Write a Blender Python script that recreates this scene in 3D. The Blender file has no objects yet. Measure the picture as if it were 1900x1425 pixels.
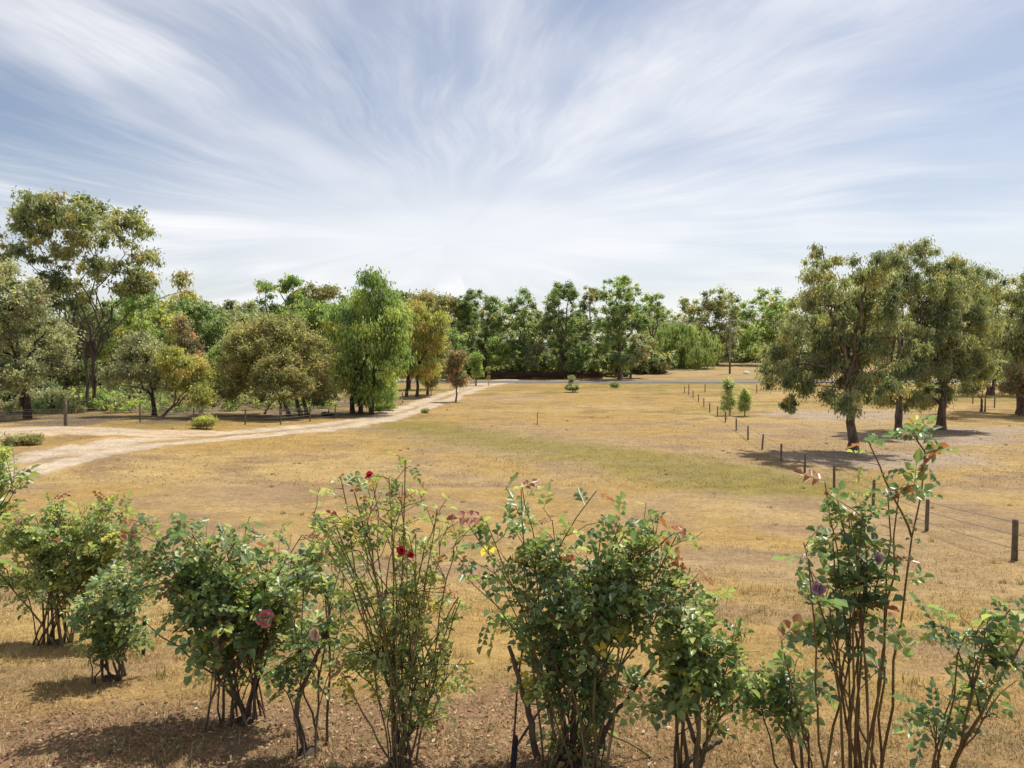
import bpy, math, random
import numpy as np
from mathutils import Vector, Matrix, Quaternion, Euler

# ------------------------------------------------------------------ camera, sky, sun, exposure
scene = bpy.context.scene
COL = scene.collection
F = 1300.0                      # focal length in photograph pixels (photo is 1900 x 1425)
CAM_Z = 5.8
PITCH = math.atan(62.5 / F)     # looking slightly down
cam_data = bpy.data.cameras.new('camera')
cam_data.sensor_width = 36.0
cam_data.lens = 36.0 * F / 1900.0
cam_data.clip_start = 0.05
cam_data.clip_end = 6000.0
cam = bpy.data.objects.new('camera', cam_data)
cam.location = (0.0, 0.0, CAM_Z)
cam.rotation_euler = (math.pi / 2 - PITCH, 0.0, 0.0)
COL.objects.link(cam)
scene.camera = cam

SUN_EL = math.radians(63.0)
SUN_AZ = math.radians(44.0)     # measured from straight ahead (+Y) towards the right (+X)
SUN_VEC = Vector((math.sin(SUN_AZ) * math.cos(SUN_EL), math.cos(SUN_AZ) * math.cos(SUN_EL), math.sin(SUN_EL)))

world = bpy.data.worlds.new('World')
scene.world = world
world.use_nodes = True
nt = world.node_tree
nt.nodes.clear()


class NG:
    """tiny helper for wiring shader nodes"""
    def __init__(self, tree):
        self.t = tree

    def n(self, kind, **kw):
        nd = self.t.nodes.new(kind)
        for k, v in kw.items():
            setattr(nd, k, v)
        return nd

    def put(self, sock, v):
        if isinstance(v, bpy.types.NodeSocket):
            self.t.links.new(v, sock)
        elif isinstance(v, (tuple, list)) and sock.type == 'RGBA' and len(v) == 3:
            sock.default_value = (*v, 1.0)
        else:
            sock.default_value = v

    def math(self, op, a, b=None, c=None, clamp=False):
        nd = self.n('ShaderNodeMath', operation=op)
        nd.use_clamp = clamp
        self.put(nd.inputs[0], a)
        if b is not None:
            self.put(nd.inputs[1], b)
        if c is not None:
            self.put(nd.inputs[2], c)
        return nd.outputs[0]

    def noise(self, vec, scale, detail=4.0, rough=0.55, dist=0.0, dim='3D', w=None):
        nd = self.n('ShaderNodeTexNoise', noise_dimensions=dim)
        self.put(nd.inputs['Vector'], vec)
        nd.inputs['Scale'].default_value = scale
        nd.inputs['Detail'].default_value = detail
        nd.inputs['Roughness'].default_value = rough
        nd.inputs['Distortion'].default_value = dist
        return nd.outputs[0]

    def ramp(self, x, a, b, lo=0.0, hi=1.0, smooth=True):
        nd = self.n('ShaderNodeMapRange', interpolation_type='SMOOTHSTEP' if smooth else 'LINEAR')
        self.put(nd.inputs[0], x)
        for i, v in enumerate((a, b, lo, hi)):
            nd.inputs[i + 1].default_value = v
        return nd.outputs[0]

    def mix(self, fac, a, b, blend='MIX'):
        nd = self.n('ShaderNodeMix', data_type='RGBA', blend_type=blend)
        self.put(nd.inputs[0], fac)
        self.put(nd.inputs[6], a)
        self.put(nd.inputs[7], b)
        return nd.outputs[2]

    def xyz(self, x, y, z=0.0):
        nd = self.n('ShaderNodeCombineXYZ')
        for i, v in enumerate((x, y, z)):
            self.put(nd.inputs[i], v)
        return nd.outputs[0]


g = NG(nt)
sky = g.n('ShaderNodeTexSky', sky_type='NISHITA')
sky.sun_disc = False
sky.sun_elevation = SUN_EL
sky.sun_rotation = SUN_AZ
sky.altitude = 100.0
sky.air_density = 1.0
sky.dust_density = 1.0
sky.ozone_density = 1.6
# high cirrus: streaks that fan out, laid out on a flat cloud layer overhead
tc = g.n('ShaderNodeTexCoord')
sep = g.n('ShaderNodeSeparateXYZ')
nt.links.new(tc.outputs['Generated'], sep.inputs[0])
dz = g.math('MAXIMUM', sep.outputs[2], 0.0)
den = g.math('ADD', dz, 0.10)
u = g.math('DIVIDE', sep.outputs[0], den)
v = g.math('DIVIDE', sep.outputs[1], den)
p2 = g.xyz(u, v)
warp = g.noise(p2, 0.8, 2.0, 0.5)
warp = g.math('SUBTRACT', warp, 0.5)
du = g.math('SUBTRACT', u, -0.35)
dv = g.math('SUBTRACT', 3.9, v)
th = g.math('ARCTAN2', du, dv)
th = g.math('ADD', th, g.math('MULTIPLY', warp, 0.36))
rr = g.math('SQRT', g.math('ADD', g.math('MULTIPLY', du, du), g.math('MULTIPLY', dv, dv)))
st = g.noise(g.xyz(g.math('MULTIPLY', th, 2.3), g.math('MULTIPLY', rr, 0.45), 5.3), 1.0, 3.0, 0.5)
fine = g.noise(g.xyz(g.math('MULTIPLY', th, 11.0), g.math('MULTIPLY', rr, 1.1), 8.1), 1.0, 5.0, 0.68)
broad = g.noise(p2, 0.7, 3.0, 0.55)
m = g.math('MULTIPLY_ADD', g.ramp(fine, 0.38, 0.72), 0.34, g.math('MULTIPLY', g.ramp(st, 0.38, 0.62), 0.76))
m = g.math('MULTIPLY', m, g.ramp(broad, 0.32, 0.62, 0.42, 1.0))
m = g.math('MULTIPLY', m, g.ramp(rr, 0.4, 1.5, 0.35, 1.0))
m = g.math('MULTIPLY', m, g.ramp(u, 0.3, 2.4, 1.0, 0.55))       # the sheet thins out to the right
# thicker veil where the streaks meet, and the long path through the layer low in the sky
knot = g.ramp(rr, 0.2, 2.3, 0.72, 0.0)
knot = g.math('MULTIPLY', knot, g.ramp(broad, 0.25, 0.65, 0.75, 1.1))
m = g.math('ADD', m, g.math('MULTIPLY', knot, g.math('SUBTRACT', 1.0, m)), clamp=True)
veil = g.ramp(sep.outputs[2], 0.0, 0.26, 0.55, 0.0)
m = g.math('ADD', m, g.math('MULTIPLY', veil, g.math('SUBTRACT', 1.0, m)), clamp=True)
m = g.math('MULTIPLY_ADD', m, 0.86, 0.07)
blue = g.mix(1.0, sky.outputs[0], (1.10, 1.03, 1.0), 'MULTIPLY')
cloud = g.mix(m, blue, (9.6, 9.55, 9.7))
bg = g.n('ShaderNodeBackground')
nt.links.new(cloud, bg.inputs[0])
bg.inputs[1].default_value = 0.051
world.cycles.sampling_method = 'MANUAL'
world.cycles.sample_map_resolution = 256
out = g.n('ShaderNodeOutputWorld')
nt.links.new(bg.outputs[0], out.inputs[0])

sun_data = bpy.data.lights.new('sun', 'SUN')
sun_data.energy = 2.9
sun_data.angle = math.radians(0.6)
sun_data.color = (1.0, 0.955, 0.87)
sun = bpy.data.objects.new('sun', sun_data)
sun.rotation_euler = (-SUN_VEC).to_track_quat('-Z', 'Y').to_euler()
sun.location = (30, 30, 60)
COL.objects.link(sun)

vs = scene.view_settings
scene.display_settings.display_device = 'sRGB'
vs.view_transform = 'Standard'
vs.look = 'None'
vs.exposure = 1.08
vs.gamma = 1.0
vs.use_curve_mapping = False
scene.cycles.max_bounces = 6
scene.cycles.diffuse_bounces = 2
scene.cycles.glossy_bounces = 2
scene.cycles.transmission_bounces = 4
scene.cycles.transparent_max_bounces = 8

# ------------------------------------------------------------------ numeric helpers
def vnoise(x, y, seed=0):
    x = np.asarray(x, float); y = np.asarray(y, float)
    xi = np.floor(x).astype(np.int64); yi = np.floor(y).astype(np.int64)
    fx = x - xi; fy = y - yi
    fx = fx * fx * (3 - 2 * fx); fy = fy * fy * (3 - 2 * fy)

    def h(a, b):
        n = (a * 374761393 + b * 668265263 + seed * 982451653) & 0x7fffffff
        n = ((n ^ (n >> 13)) * 1274126177) & 0x7fffffff
        return ((n ^ (n >> 16)) & 0xffff) / 65535.0
    a = h(xi, yi); b = h(xi + 1, yi); c = h(xi, yi + 1); d = h(xi + 1, yi + 1)
    return (a * (1 - fx) + b * fx) * (1 - fy) + (c * (1 - fx) + d * fx) * fy


def fbm(x, y, seed=0, oct=4):
    s = 0.0; a = 0.5; t = 0.0
    for i in range(oct):
        s = s + a * vnoise(x * 2 ** i, y * 2 ** i, seed + 17 * i); t += a; a *= 0.5
    return s / t


def sstep(x, a, b):
    t = np.clip((np.asarray(x, float) - a) / (b - a), 0, 1)
    return t * t * (3 - 2 * t)


# drop of the ground below the eye along the way down the slope
_py = np.array([-60, 0, 3, 5, 8, 12, 16, 22, 30, 45, 70, 100, 116, 119, 126, 130, 150, 200, 260, 400, 5000.])
_pd = np.array([2.3, 2.35, 2.44, 2.62, 3.18, 3.98, 4.68, 5.28, 5.6, 5.78, 5.85, 5.8, 5.75, 5.62, 5.40, 5.42, 4.9, 3.8, 3.6, 3.6, 3.6])
_ty = np.concatenate([np.arange(-60, 420, 0.25), [5000.0]])
_td = np.interp(_ty, _py, _pd)
_k = np.hanning(17); _k /= _k.sum()
_td[:-1] = np.convolve(np.pad(_td[:-1], 8, mode='edge'), _k, mode='valid')


def hgt(x, y):
    x = np.asarray(x, float); y = np.asarray(y, float)
    d = np.interp(y, _ty, _td)
    lift = sstep(-x, 8, 34) * sstep(y, 8, 20) * (1 - sstep(y, 40, 85)) * 0.7
    bump = (fbm(x / 7.0, y / 7.0, 5, 3) - 0.5) * 0.16 * sstep(y, 6, 20) * (1 - sstep(y, 100, 112))
    bump = bump + (fbm(x / 1.3, y / 1.3, 6, 2) - 0.5) * 0.05 * (1 - sstep(y, 12, 24))
    hump = (fbm(x / 40.0, y / 40.0, 9, 2) - 0.5) * 1.2 * sstep(y, 140, 190)
    return CAM_Z - d + lift + bump + hump


_cp, _sp = math.cos(PITCH), math.sin(PITCH)


def ray(px, py):
    a = (px - 950.0) / F; b = (712.5 - py) / F
    return np.array([a, _cp + b * _sp, -_sp + b * _cp])


def at_d(px, py, d):
    r = ray(px, py); r = r * (d / r[1])
    return np.array([r[0], d, CAM_Z + r[2]])


def at(px, py):
    """where the sight line through a photo pixel meets the ground"""
    r = ray(px, py); r = r / r[1]
    ds = np.geomspace(1.5, 900, 6000)
    zz = CAM_Z + r[2] * ds
    below = zz <= hgt(r[0] * ds, ds)
    i = int(np.argmax(below)) if below.any() else len(ds) - 1
    d = ds[i]
    return np.array([r[0] * d, d, float(hgt(r[0] * d, d))])


# ------------------------------------------------------------------ object helpers
def link(o, parent=None):
    COL.objects.link(o)
    if parent is not None:
        o.parent = parent
    return o


def tag(o, label=None, cat=None, group=None, kind=None):
    if label: o['label'] = label
    if cat: o['category'] = cat
    if group: o['group'] = group
    if kind: o['kind'] = kind
    return o


def empty(name, loc):
    e = bpy.data.objects.new(name, None)
    e.location = tuple(float(c) for c in loc)
    e.empty_display_size = 0.2
    return link(e)


def np_mesh(name, verts, faces, col=None, mat=None, smooth=False):
    """verts (n,3), faces (m,k) all of one size, or a list of such arrays"""
    if not isinstance(faces, list):
        faces = [faces]
    faces = [np.asarray(f, np.int32) for f in faces if len(f)]
    me = bpy.data.meshes.new(name)
    me.vertices.add(len(verts))
    me.vertices.foreach_set('co', np.asarray(verts, np.float32).ravel())
    tot = np.concatenate([np.full(len(f), f.shape[1], np.int32) for f in faces])
    idx = np.concatenate([f.ravel() for f in faces])
    me.loops.add(len(idx)); me.loops.foreach_set('vertex_index', idx)
    me.polygons.add(len(tot))
    me.polygons.foreach_set('loop_start', np.concatenate([[0], np.cumsum(tot)[:-1]]).astype(np.int32))
    me.polygons.foreach_set('loop_total', tot)
    if smooth:
        me.polygons.foreach_set('use_smooth', np.ones(len(tot), bool))
    if col is not None:
        at_ = me.attributes.new('col', 'FLOAT_COLOR', 'POINT')
        c4 = np.ones((len(verts), 4), np.float32); c4[:, :3] = col
        at_.data.foreach_set('color', c4.ravel())
    me.update(calc_edges=True)
    if mat is not None:
        me.materials.append(mat)
    return me


def ob(name, me, parent=None, loc=(0, 0, 0)):
    o = bpy.data.objects.new(name, me)
    o.location = tuple(float(c) for c in loc)
    return link(o, parent)


class Tubes:
    """collects tapered tubes into one mesh"""
    def __init__(self):
        self.v = []; self.f = []; self.n = 0

    def add(self, pts, rad, seg=6, cap=True):
        pts = np.asarray(pts, float); rad = np.broadcast_to(np.asarray(rad, float), (len(pts),))
        t = np.gradient(pts, axis=0)
        t /= np.linalg.norm(t, axis=1)[:, None] + 1e-9
        ref = np.array([0.31, 0.95, 0.05]) if abs(t[0][2]) > 0.6 else np.array([0.05, 0.1, 1.0])
        a = np.cross(t, ref); a /= np.linalg.norm(a, axis=1)[:, None] + 1e-9
        b = np.cross(t, a)
        ang = np.linspace(0, 2 * np.pi, seg, endpoint=False)
        ring = pts[:, None, :] + rad[:, None, None] * (np.cos(ang)[None, :, None] * a[:, None, :] + np.sin(ang)[None, :, None] * b[:, None, :])
        k = len(pts)
        self.v.append(ring.reshape(-1, 3))
        i = np.arange(k - 1)[:, None] * seg; j = np.arange(seg)[None, :]; j2 = (j + 1) % seg
        q = np.stack([i + j, i + j2, i + seg + j2, i + seg + j], -1).reshape(-1, 4) + self.n
        self.f.append(q)
        self.n += k * seg

    def mesh(self, name, mat, smooth=True, origin=(0, 0, 0)):
        return np_mesh(name, np.concatenate(self.v) - np.asarray(origin), np.concatenate(self.f), None, mat, smooth)


def curve_pts(p0, p1, n=5, sag=0.0, wob=0.0, rng=None, up=0.0):
    p0 = np.asarray(p0, float); p1 = np.asarray(p1, float)
    t = np.linspace(0, 1, n)[:, None]
    p = p0 + (p1 - p0) * t
    L = np.linalg.norm(p1 - p0)
    p[:, 2:3] += (up - sag) * L * 4 * t * (1 - t) * 0.5
    if wob and rng is not None:
        p[1:-1] += rng.normal(0, wob * L, (n - 2, 3))
    return p


# ------------------------------------------------------------------ materials
def new_mat(name):
    m = bpy.data.materials.new(name)
    m.use_nodes = True
    m.node_tree.nodes.clear()
    G = NG(m.node_tree)
    o = G.n('ShaderNodeOutputMaterial')
    return m, G, o


def leaf_mat(name, trans=0.35, rough=0.5, spec=0.35, gain=1.0, sat=1.0, tint=(1, 1, 1)):
    m, G, o = new_mat(name)
    a = G.n('ShaderNodeAttribute', attribute_name='col')
    c = a.outputs['Color']
    if gain != 1.0:
        c = G.mix(1.0, c, (gain * tint[0], gain * tint[1], gain * tint[2]), 'MULTIPLY')
    if sat != 1.0:
        hs = G.n('ShaderNodeHueSaturation'); hs.inputs['Saturation'].default_value = sat
        G.put(hs.inputs['Color'], c); c = hs.outputs[0]
    p = G.n('ShaderNodeBsdfPrincipled')
    G.put(p.inputs['Base Color'], c)
    p.inputs['Roughness'].default_value = rough
    p.inputs['Specular IOR Level'].default_value = spec
    t = G.n('ShaderNodeBsdfTranslucent')
    G.put(t.inputs[0], G.mix(1.0, c, (1.28, 1.34, 0.85), 'MULTIPLY'))
    mx = G.n('ShaderNodeMixShader')
    mx.inputs[0].default_value = trans
    G.put(mx.inputs[1], p.outputs[0]); G.put(mx.inputs[2], t.outputs[0])
    G.put(o.inputs[0], mx.outputs[0])
    return m


def wood_mat(name, c1, c2, scale=6.0, stretch=0.15, rough=0.85, bump=0.4):
    m, G, o = new_mat(name)
    tcn = G.n('ShaderNodeTexCoord')
    mp = G.n('ShaderNodeMapping'); mp.inputs['Scale'].default_value = (1, 1, stretch)
    G.put(mp.inputs[0], tcn.outputs['Object'])
    n1 = G.noise(mp.outputs[0], scale, 5.0, 0.65)
    n2 = G.noise(tcn.outputs['Object'], scale * 0.25, 3.0)
    f = G.ramp(G.math('ADD', G.math('MULTIPLY', n1, 0.65), G.math('MULTIPLY', n2, 0.35)), 0.35, 0.66)
    p = G.n('ShaderNodeBsdfPrincipled')
    G.put(p.inputs['Base Color'], G.mix(f, c1, c2))
    p.inputs['Roughness'].default_value = rough
    p.inputs['Specular IOR Level'].default_value = 0.2
    b = G.n('ShaderNodeBump'); b.inputs['Strength'].default_value = bump; b.inputs['Distance'].default_value = 0.03
    G.put(b.inputs['Height'], n1)
    G.put(p.inputs['Normal'], b.outputs[0])
    G.put(o.inputs[0], p.outputs[0])
    return m


def ground_mat(name, fine=1.0):
    """the colour of each patch comes with the mesh; speckle, tufts and relief come from noise"""
    m, G, o = new_mat(name)
    a = G.n('ShaderNodeAttribute', attribute_name='col')
    tcn = G.n('ShaderNodeTexCoord'); P = tcn.outputs['Object']
    n1 = G.noise(P, 38.0, 3.0, 0.7)
    n2 = G.noise(P, 5.5, 5.0, 0.65)
    n3 = G.noise(P, 0.9, 4.0, 0.6)
    k = G.math('ADD', G.math('MULTIPLY', G.ramp(n1, 0.25, 0.75, 0.5, 1.5), 0.5), G.math('MULTIPLY', G.ramp(n2, 0.3, 0.7, 0.6, 1.4), 0.5))
    k = G.math('MULTIPLY', k, G.ramp(n3, 0.3, 0.7, 0.86, 1.14))
    kk = G.n('ShaderNodeCombineColor')
    for i in range(3): G.put(kk.inputs[i], k)
    c = G.mix(1.0, a.outputs['Color'], kk.outputs[0], 'MULTIPLY')
    tint = G.noise(P, 2.1, 4.0, 0.6)
    c = G.mix(G.ramp(tint, 0.5, 0.75, 0.0, 0.22), c, (0.20, 0.17, 0.06))
    p = G.n('ShaderNodeBsdfPrincipled')
    G.put(p.inputs['Base Color'], c)
    p.inputs['Roughness'].default_value = 0.95
    p.inputs['Specular IOR Level'].default_value = 0.08
    b = G.n('ShaderNodeBump'); b.inputs['Strength'].default_value = 0.55 * fine; b.inputs['Distance'].default_value = 0.05
    G.put(b.inputs['Height'], G.math('ADD', n1, G.math('MULTIPLY', n2, 1.6)))
    G.put(p.inputs['Normal'], b.outputs[0])
    G.put(o.inputs[0], p.outputs[0])
    return m


M_LEAF = leaf_mat('foliage', trans=0.55, gain=2.85, sat=0.96, tint=(1.03, 1.02, 0.95))
M_ROSE = leaf_mat('rose_leaf', trans=0.46, rough=0.38, spec=0.55, gain=2.3, sat=0.96, tint=(1.06, 1.02, 0.92))
M_PETAL = leaf_mat('petal', trans=0.4, rough=0.6, spec=0.2)
M_GRASS = leaf_mat('dry_grass_blade', trans=0.25, rough=0.8, spec=0.1)
M_BARK = wood_mat('gum_bark', (0.07, 0.045, 0.032), (0.20, 0.15, 0.115), 7.0, 0.12)
M_BARK_PALE = wood_mat('pale_gum_bark', (0.16, 0.11, 0.08), (0.38, 0.32, 0.26), 4.0, 0.2)
M_BARK_DARK = wood_mat('dark_bark', (0.025, 0.018, 0.014), (0.09, 0.065, 0.05), 7.0, 0.15)
M_POST = wood_mat('weathered_post', (0.09, 0.07, 0.05), (0.22, 0.175, 0.13), 22.0, 0.08)
M_POST_PALE = wood_mat('grey_post', (0.20, 0.17, 0.13), (0.38, 0.34, 0.28), 22.0, 0.08)
M_BROWNFENCE = wood_mat('stained_paling', (0.035, 0.018, 0.012), (0.075, 0.04, 0.028), 14.0, 0.1)
M_GROUND = ground_mat('paddock_ground')


def plain_mat(name, c, rough=0.6, metal=0.0):
    m, G, o = new_mat(name)
    p = G.n('ShaderNodeBsdfPrincipled')
    tcn = G.n('ShaderNodeTexCoord')
    n = G.noise(tcn.outputs['Object'], 9.0, 4.0)
    G.put(p.inputs['Base Color'], G.mix(G.ramp(n, 0.3, 0.7), tuple(0.75 * x for x in c), tuple(1.15 * x for x in c)))
    p.inputs['Roughness'].default_value = rough
    p.inputs['Metallic'].default_value = metal
    G.put(o.inputs[0], p.outputs[0])
    return m


M_WIRE = plain_mat('fence_wire', (0.22, 0.21, 0.20), 0.5, 0.6)
M_CABLE = plain_mat('power_cable', (0.16, 0.16, 0.16), 0.6)
M_CANE = wood_mat('rose_cane', (0.13, 0.085, 0.045), (0.22, 0.17, 0.075), 30.0, 0.3, 0.6)
M_CANE_OLD = wood_mat('old_rose_cane', (0.075, 0.05, 0.036), (0.17, 0.125, 0.085), 25.0, 0.3, 0.85)
M_CANE_RED = wood_mat('red_rose_cane', (0.15, 0.062, 0.035), (0.16, 0.13, 0.05), 16.0, 0.3, 0.5)
M_STAKE = wood_mat('dark_stake', (0.02, 0.018, 0.022), (0.05, 0.042, 0.045), 20.0, 0.2)

# ------------------------------------------------------------------ ground
def px_w(px, py):
    return at(px, py)


SWALE = [at(*p) for p in ((760, 790), (900, 812), (1050, 838), (1200, 858), (1330, 880), (1450, 905))]
BARE = [(at(1720, 812), 7.5, 3.6), (at(1850, 800), 8.0, 3.0), (at(1560, 770), 9.0, 6.0), (at(1620, 850), 6.5, 4.0)]


def seg_dist(x, y, a, b):
    ax, ay, bx, by = a[0], a[1], b[0], b[1]
    t = np.clip(((x - ax) * (bx - ax) + (y - ay) * (by - ay)) / ((bx - ax) ** 2 + (by - ay) ** 2), 0, 1)
    return np.hypot(x - ax - t * (bx - ax), y - ay - t * (by - ay))


STRAW = np.array([0.43, 0.282, 0.104]); STRAW2 = np.array([0.485, 0.338, 0.148]); OLIVE = np.array([0.245, 0.21, 0.052])
DUSTY = np.array([0.39, 0.285, 0.185]); MULCH = np.array([0.30, 0.185, 0.11]); BROWN = np.array([0.28, 0.165, 0.07])


def mixc(c, k, t):
    return c + (np.asarray(k) - c) * np.clip(t, 0, 1)[..., None]


def ground_col(x, y):
    x = np.asarray(x, float); y = np.asarray(y, float)
    n1 = fbm(x / 9.0, y / 6.0, 21, 4); n2 = fbm(x / 2.6, y / 2.2, 22, 4); n3 = fbm(x / 26.0, y / 17.0, 23, 3); n4 = fbm(x / 0.7, y / 0.7, 24, 3)
    c = np.broadcast_to(STRAW, x.shape + (3,)).copy()
    c = mixc(c, STRAW2, sstep(n1, 0.42, 0.66) * 0.9)
    c = mixc(c, BROWN, sstep(n2, 0.50, 0.72) * 0.75)
    c = mixc(c, OLIVE, sstep(n3 + 0.35 * (n2 - 0.5), 0.50, 0.68) * 0.45 * sstep(y, 8, 25))
    c = mixc(c, DUSTY, sstep(1 - n3 + 0.5 * (n2 - 0.5), 0.55, 0.74) * 0.5)
    d = np.full(x.shape, 1e9)
    for a, b in zip(SWALE[:-1], SWALE[1:]):
        d = np.minimum(d, seg_dist(x, y, a, b))
    c = mixc(c, OLIVE, (1 - sstep(d + 5.0 * (n2 - 0.5) + 4 * (n1 - .5), 0.5, 5.5)) * 0.75)
    for (b, rx, ry) in BARE:
        q = np.hypot((x - b[0]) / rx, (y - b[1]) / ry) + 0.9 * (n2 - 0.5)
        c = mixc(c, np.array([0.43, 0.335, 0.255]), (1 - sstep(q, 0.55, 1.1)) * 0.8)
    # mulch bed the roses grow in
    bed = (1 - sstep(np.abs(y - 4.2 - 0.12 * x) + 1.1 * (n2 - 0.5) + 0.7 * (n4 - .5), 0.9, 1.7)) * sstep(-x, -3.4, 0.5)
    c = mixc(c, MULCH, bed * 0.9)
    c = mixc(c, np.array([0.36, 0.25, 0.09]), (1 - sstep(y, 3.0, 6.0)) * sstep(n1, .45, .6) * 0.5)
    # ground beyond the road: paler hay with ruddy strips
    far = sstep(y, 128, 136)
    c = mixc(c, np.array([0.46, 0.335, 0.17]), far * 0.8)
    strip = fbm(x / 30.0, y / 4.0, 31, 3)
    c = mixc(c, np.array([0.38, 0.20, 0.10]), far * sstep(strip, 0.52, 0.68) * 0.6)
    c = mixc(c, np.array([0.27, 0.25, 0.10]), far * sstep(1 - strip, 0.52, 0.68) * 0.5)
    # litter under the trees at left, with tree shade painted into its colour
    shaded_litter = sstep(-x, 10, 16) * sstep(y - 0.9 * np.maximum(0, 30 + x) * (x > -30), 45.5, 49) * (1 - sstep(y, 78, 95))
    c = mixc(c, np.array([0.19, 0.14, 0.10]), shaded_litter * 0.9 * sstep(n2, 0.25, 0.55))
    return c * 0.66


rows = np.concatenate([np.linspace(-40, 1.0, 22)[:-1], np.geomspace(1.0, 30, 170)[:-1], np.geomspace(30, 320, 190)[:-1], np.geomspace(320, 4500, 26)])
sc_ = np.sinh(np.linspace(-1.6, 1.6, 301)) / np.sinh(1.6)
W_ = np.maximum(26.0, 1.5 * rows + 20)
GX = sc_[None, :] * W_[:, None]
GY = np.repeat(rows[:, None], 301, 1)
GZ = hgt(GX, GY)
V = np.stack([GX, GY, GZ], -1).reshape(-1, 3)
ii = (np.arange(len(rows) - 1)[:, None] * 301 + np.arange(300)[None, :])
Q = np.stack([ii, ii + 1, ii + 302, ii + 301], -1).reshape(-1, 4)
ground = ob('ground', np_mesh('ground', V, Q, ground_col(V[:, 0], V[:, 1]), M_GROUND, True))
tag(ground, kind='structure')


def resample(P, n):
    P = np.asarray(P, float)
    # catmull-rom through the points
    out = []
    Pp = np.vstack([2 * P[0] - P[1], P, 2 * P[-1] - P[-2]])
    for i in range(len(P) - 1):
        p0, p1, p2, p3 = Pp[i:i + 4]
        t = np.linspace(0, 1, 24, endpoint=False)[:, None]
        out.append(0.5 * ((2 * p1) + (-p0 + p2) * t + (2 * p0 - 5 * p1 + 4 * p2 - p3) * t ** 2 + (-p0 + 3 * p1 - 3 * p2 + p3) * t ** 3))
    out = np.vstack(out + [P[-1:]])
    s = np.concatenate([[0], np.cumsum(np.linalg.norm(np.diff(out, axis=0), axis=1))])
    si = np.linspace(0, s[-1], n)
    return np.stack([np.interp(si, s, out[:, k]) for k in range(out.shape[1])], 1), s[-1]


GRAVEL = np.array([0.40, 0.32, 0.235])


def lane(name, left_px, right_px, lift, wheel, n=420, m=30, margin=0.28):
    """a gravel lane between two edges; the mesh runs a little past both edges and fades to grass colour there"""
    Lp = np.array([at(*p)[:2] for p in left_px]); Rp = np.array([at(*p)[:2] for p in right_px])
    L, _ = resample(Lp, n); R, ln = resample(Rp, n)
    s = np.linspace(-margin, 1 + margin, m)
    P = L[:, None, :] + (R - L)[:, None, :] * s[None, :, None]
    x, y = P[..., 0], P[..., 1]
    n2 = fbm(x / 0.9, y / 0.9, 41, 4); n1 = fbm(x / 3.0, y / 3.0, 42, 3); n0 = fbm(x / 5.5, y / 9.0, 43, 3)
    e = np.minimum(s, 1 - s)[None, :] + 0.34 * (n2 - 0.5) + 0.26 * (n1 - 0.5)
    cov = sstep(e, -0.05, 0.09)
    mid = 1 - sstep(np.abs(s - 0.5)[None, :] + 0.25 * (n2 - 0.5), 0.06, 0.16)
    cov = cov * (1 - wheel * mid * (0.4 + 0.6 * sstep(n1, .35, .6)))
    c = ground_col(x, y)
    gv = GRAVEL * (0.86 + 0.28 * n2)[..., None]
    gv = mixc(gv, np.array([0.42, 0.30, 0.19]), sstep(n0, 0.5, 0.7) * 0.6)
    c = c + (gv - c) * cov[..., None]
    end = sstep(np.minimum(np.arange(n), 6), 0, 6)[:, None]
    z = hgt(x, y) + lift * (-1.0 + 2.0 * sstep(np.minimum(s + margin, 1 + margin - s), 0, 0.2))[None, :]
    V = np.stack([x, y, z], -1).reshape(-1, 3)
    ii = (np.arange(n - 1)[:, None] * m + np.arange(m - 1)[None, :])
    Q = np.stack([ii, ii + m, ii + m + 1, ii + 1], -1).reshape(-1, 4)
    # keep the winding facing up
    a, b, c_ = V[Q[0, 0]], V[Q[0, 1]], V[Q[0, 2]]
    if np.cross(b - a, c_ - a)[2] < 0:
        Q = Q[:, ::-1]
    o = ob(name, np_mesh(name, V, Q, c.reshape(-1, 3), M_GROUND, True))
    return tag(o, kind='structure')


lane('driveway', [(-260, 905), (20, 848), (150, 822), (300, 809), (480, 797), (620, 783), (720, 763), (800, 736), (865, 716), (905, 708), (940, 703)],
     [(-260, 1010), (20, 900), (190, 852), (330, 828), (490, 812), (640, 797), (745, 778), (830, 749), (892, 725), (935, 713), (985, 706.5)], 0.05, 0.85)
lane('driveway_branch', [(-200, 800), (0, 796), (100, 793), (200, 795), (300, 800), (400, 801)],
     [(-200, 826), (0, 815), (100, 809), (200, 809), (300, 813), (400, 811)], 0.065, 0.25, n=220, m=20)

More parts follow.
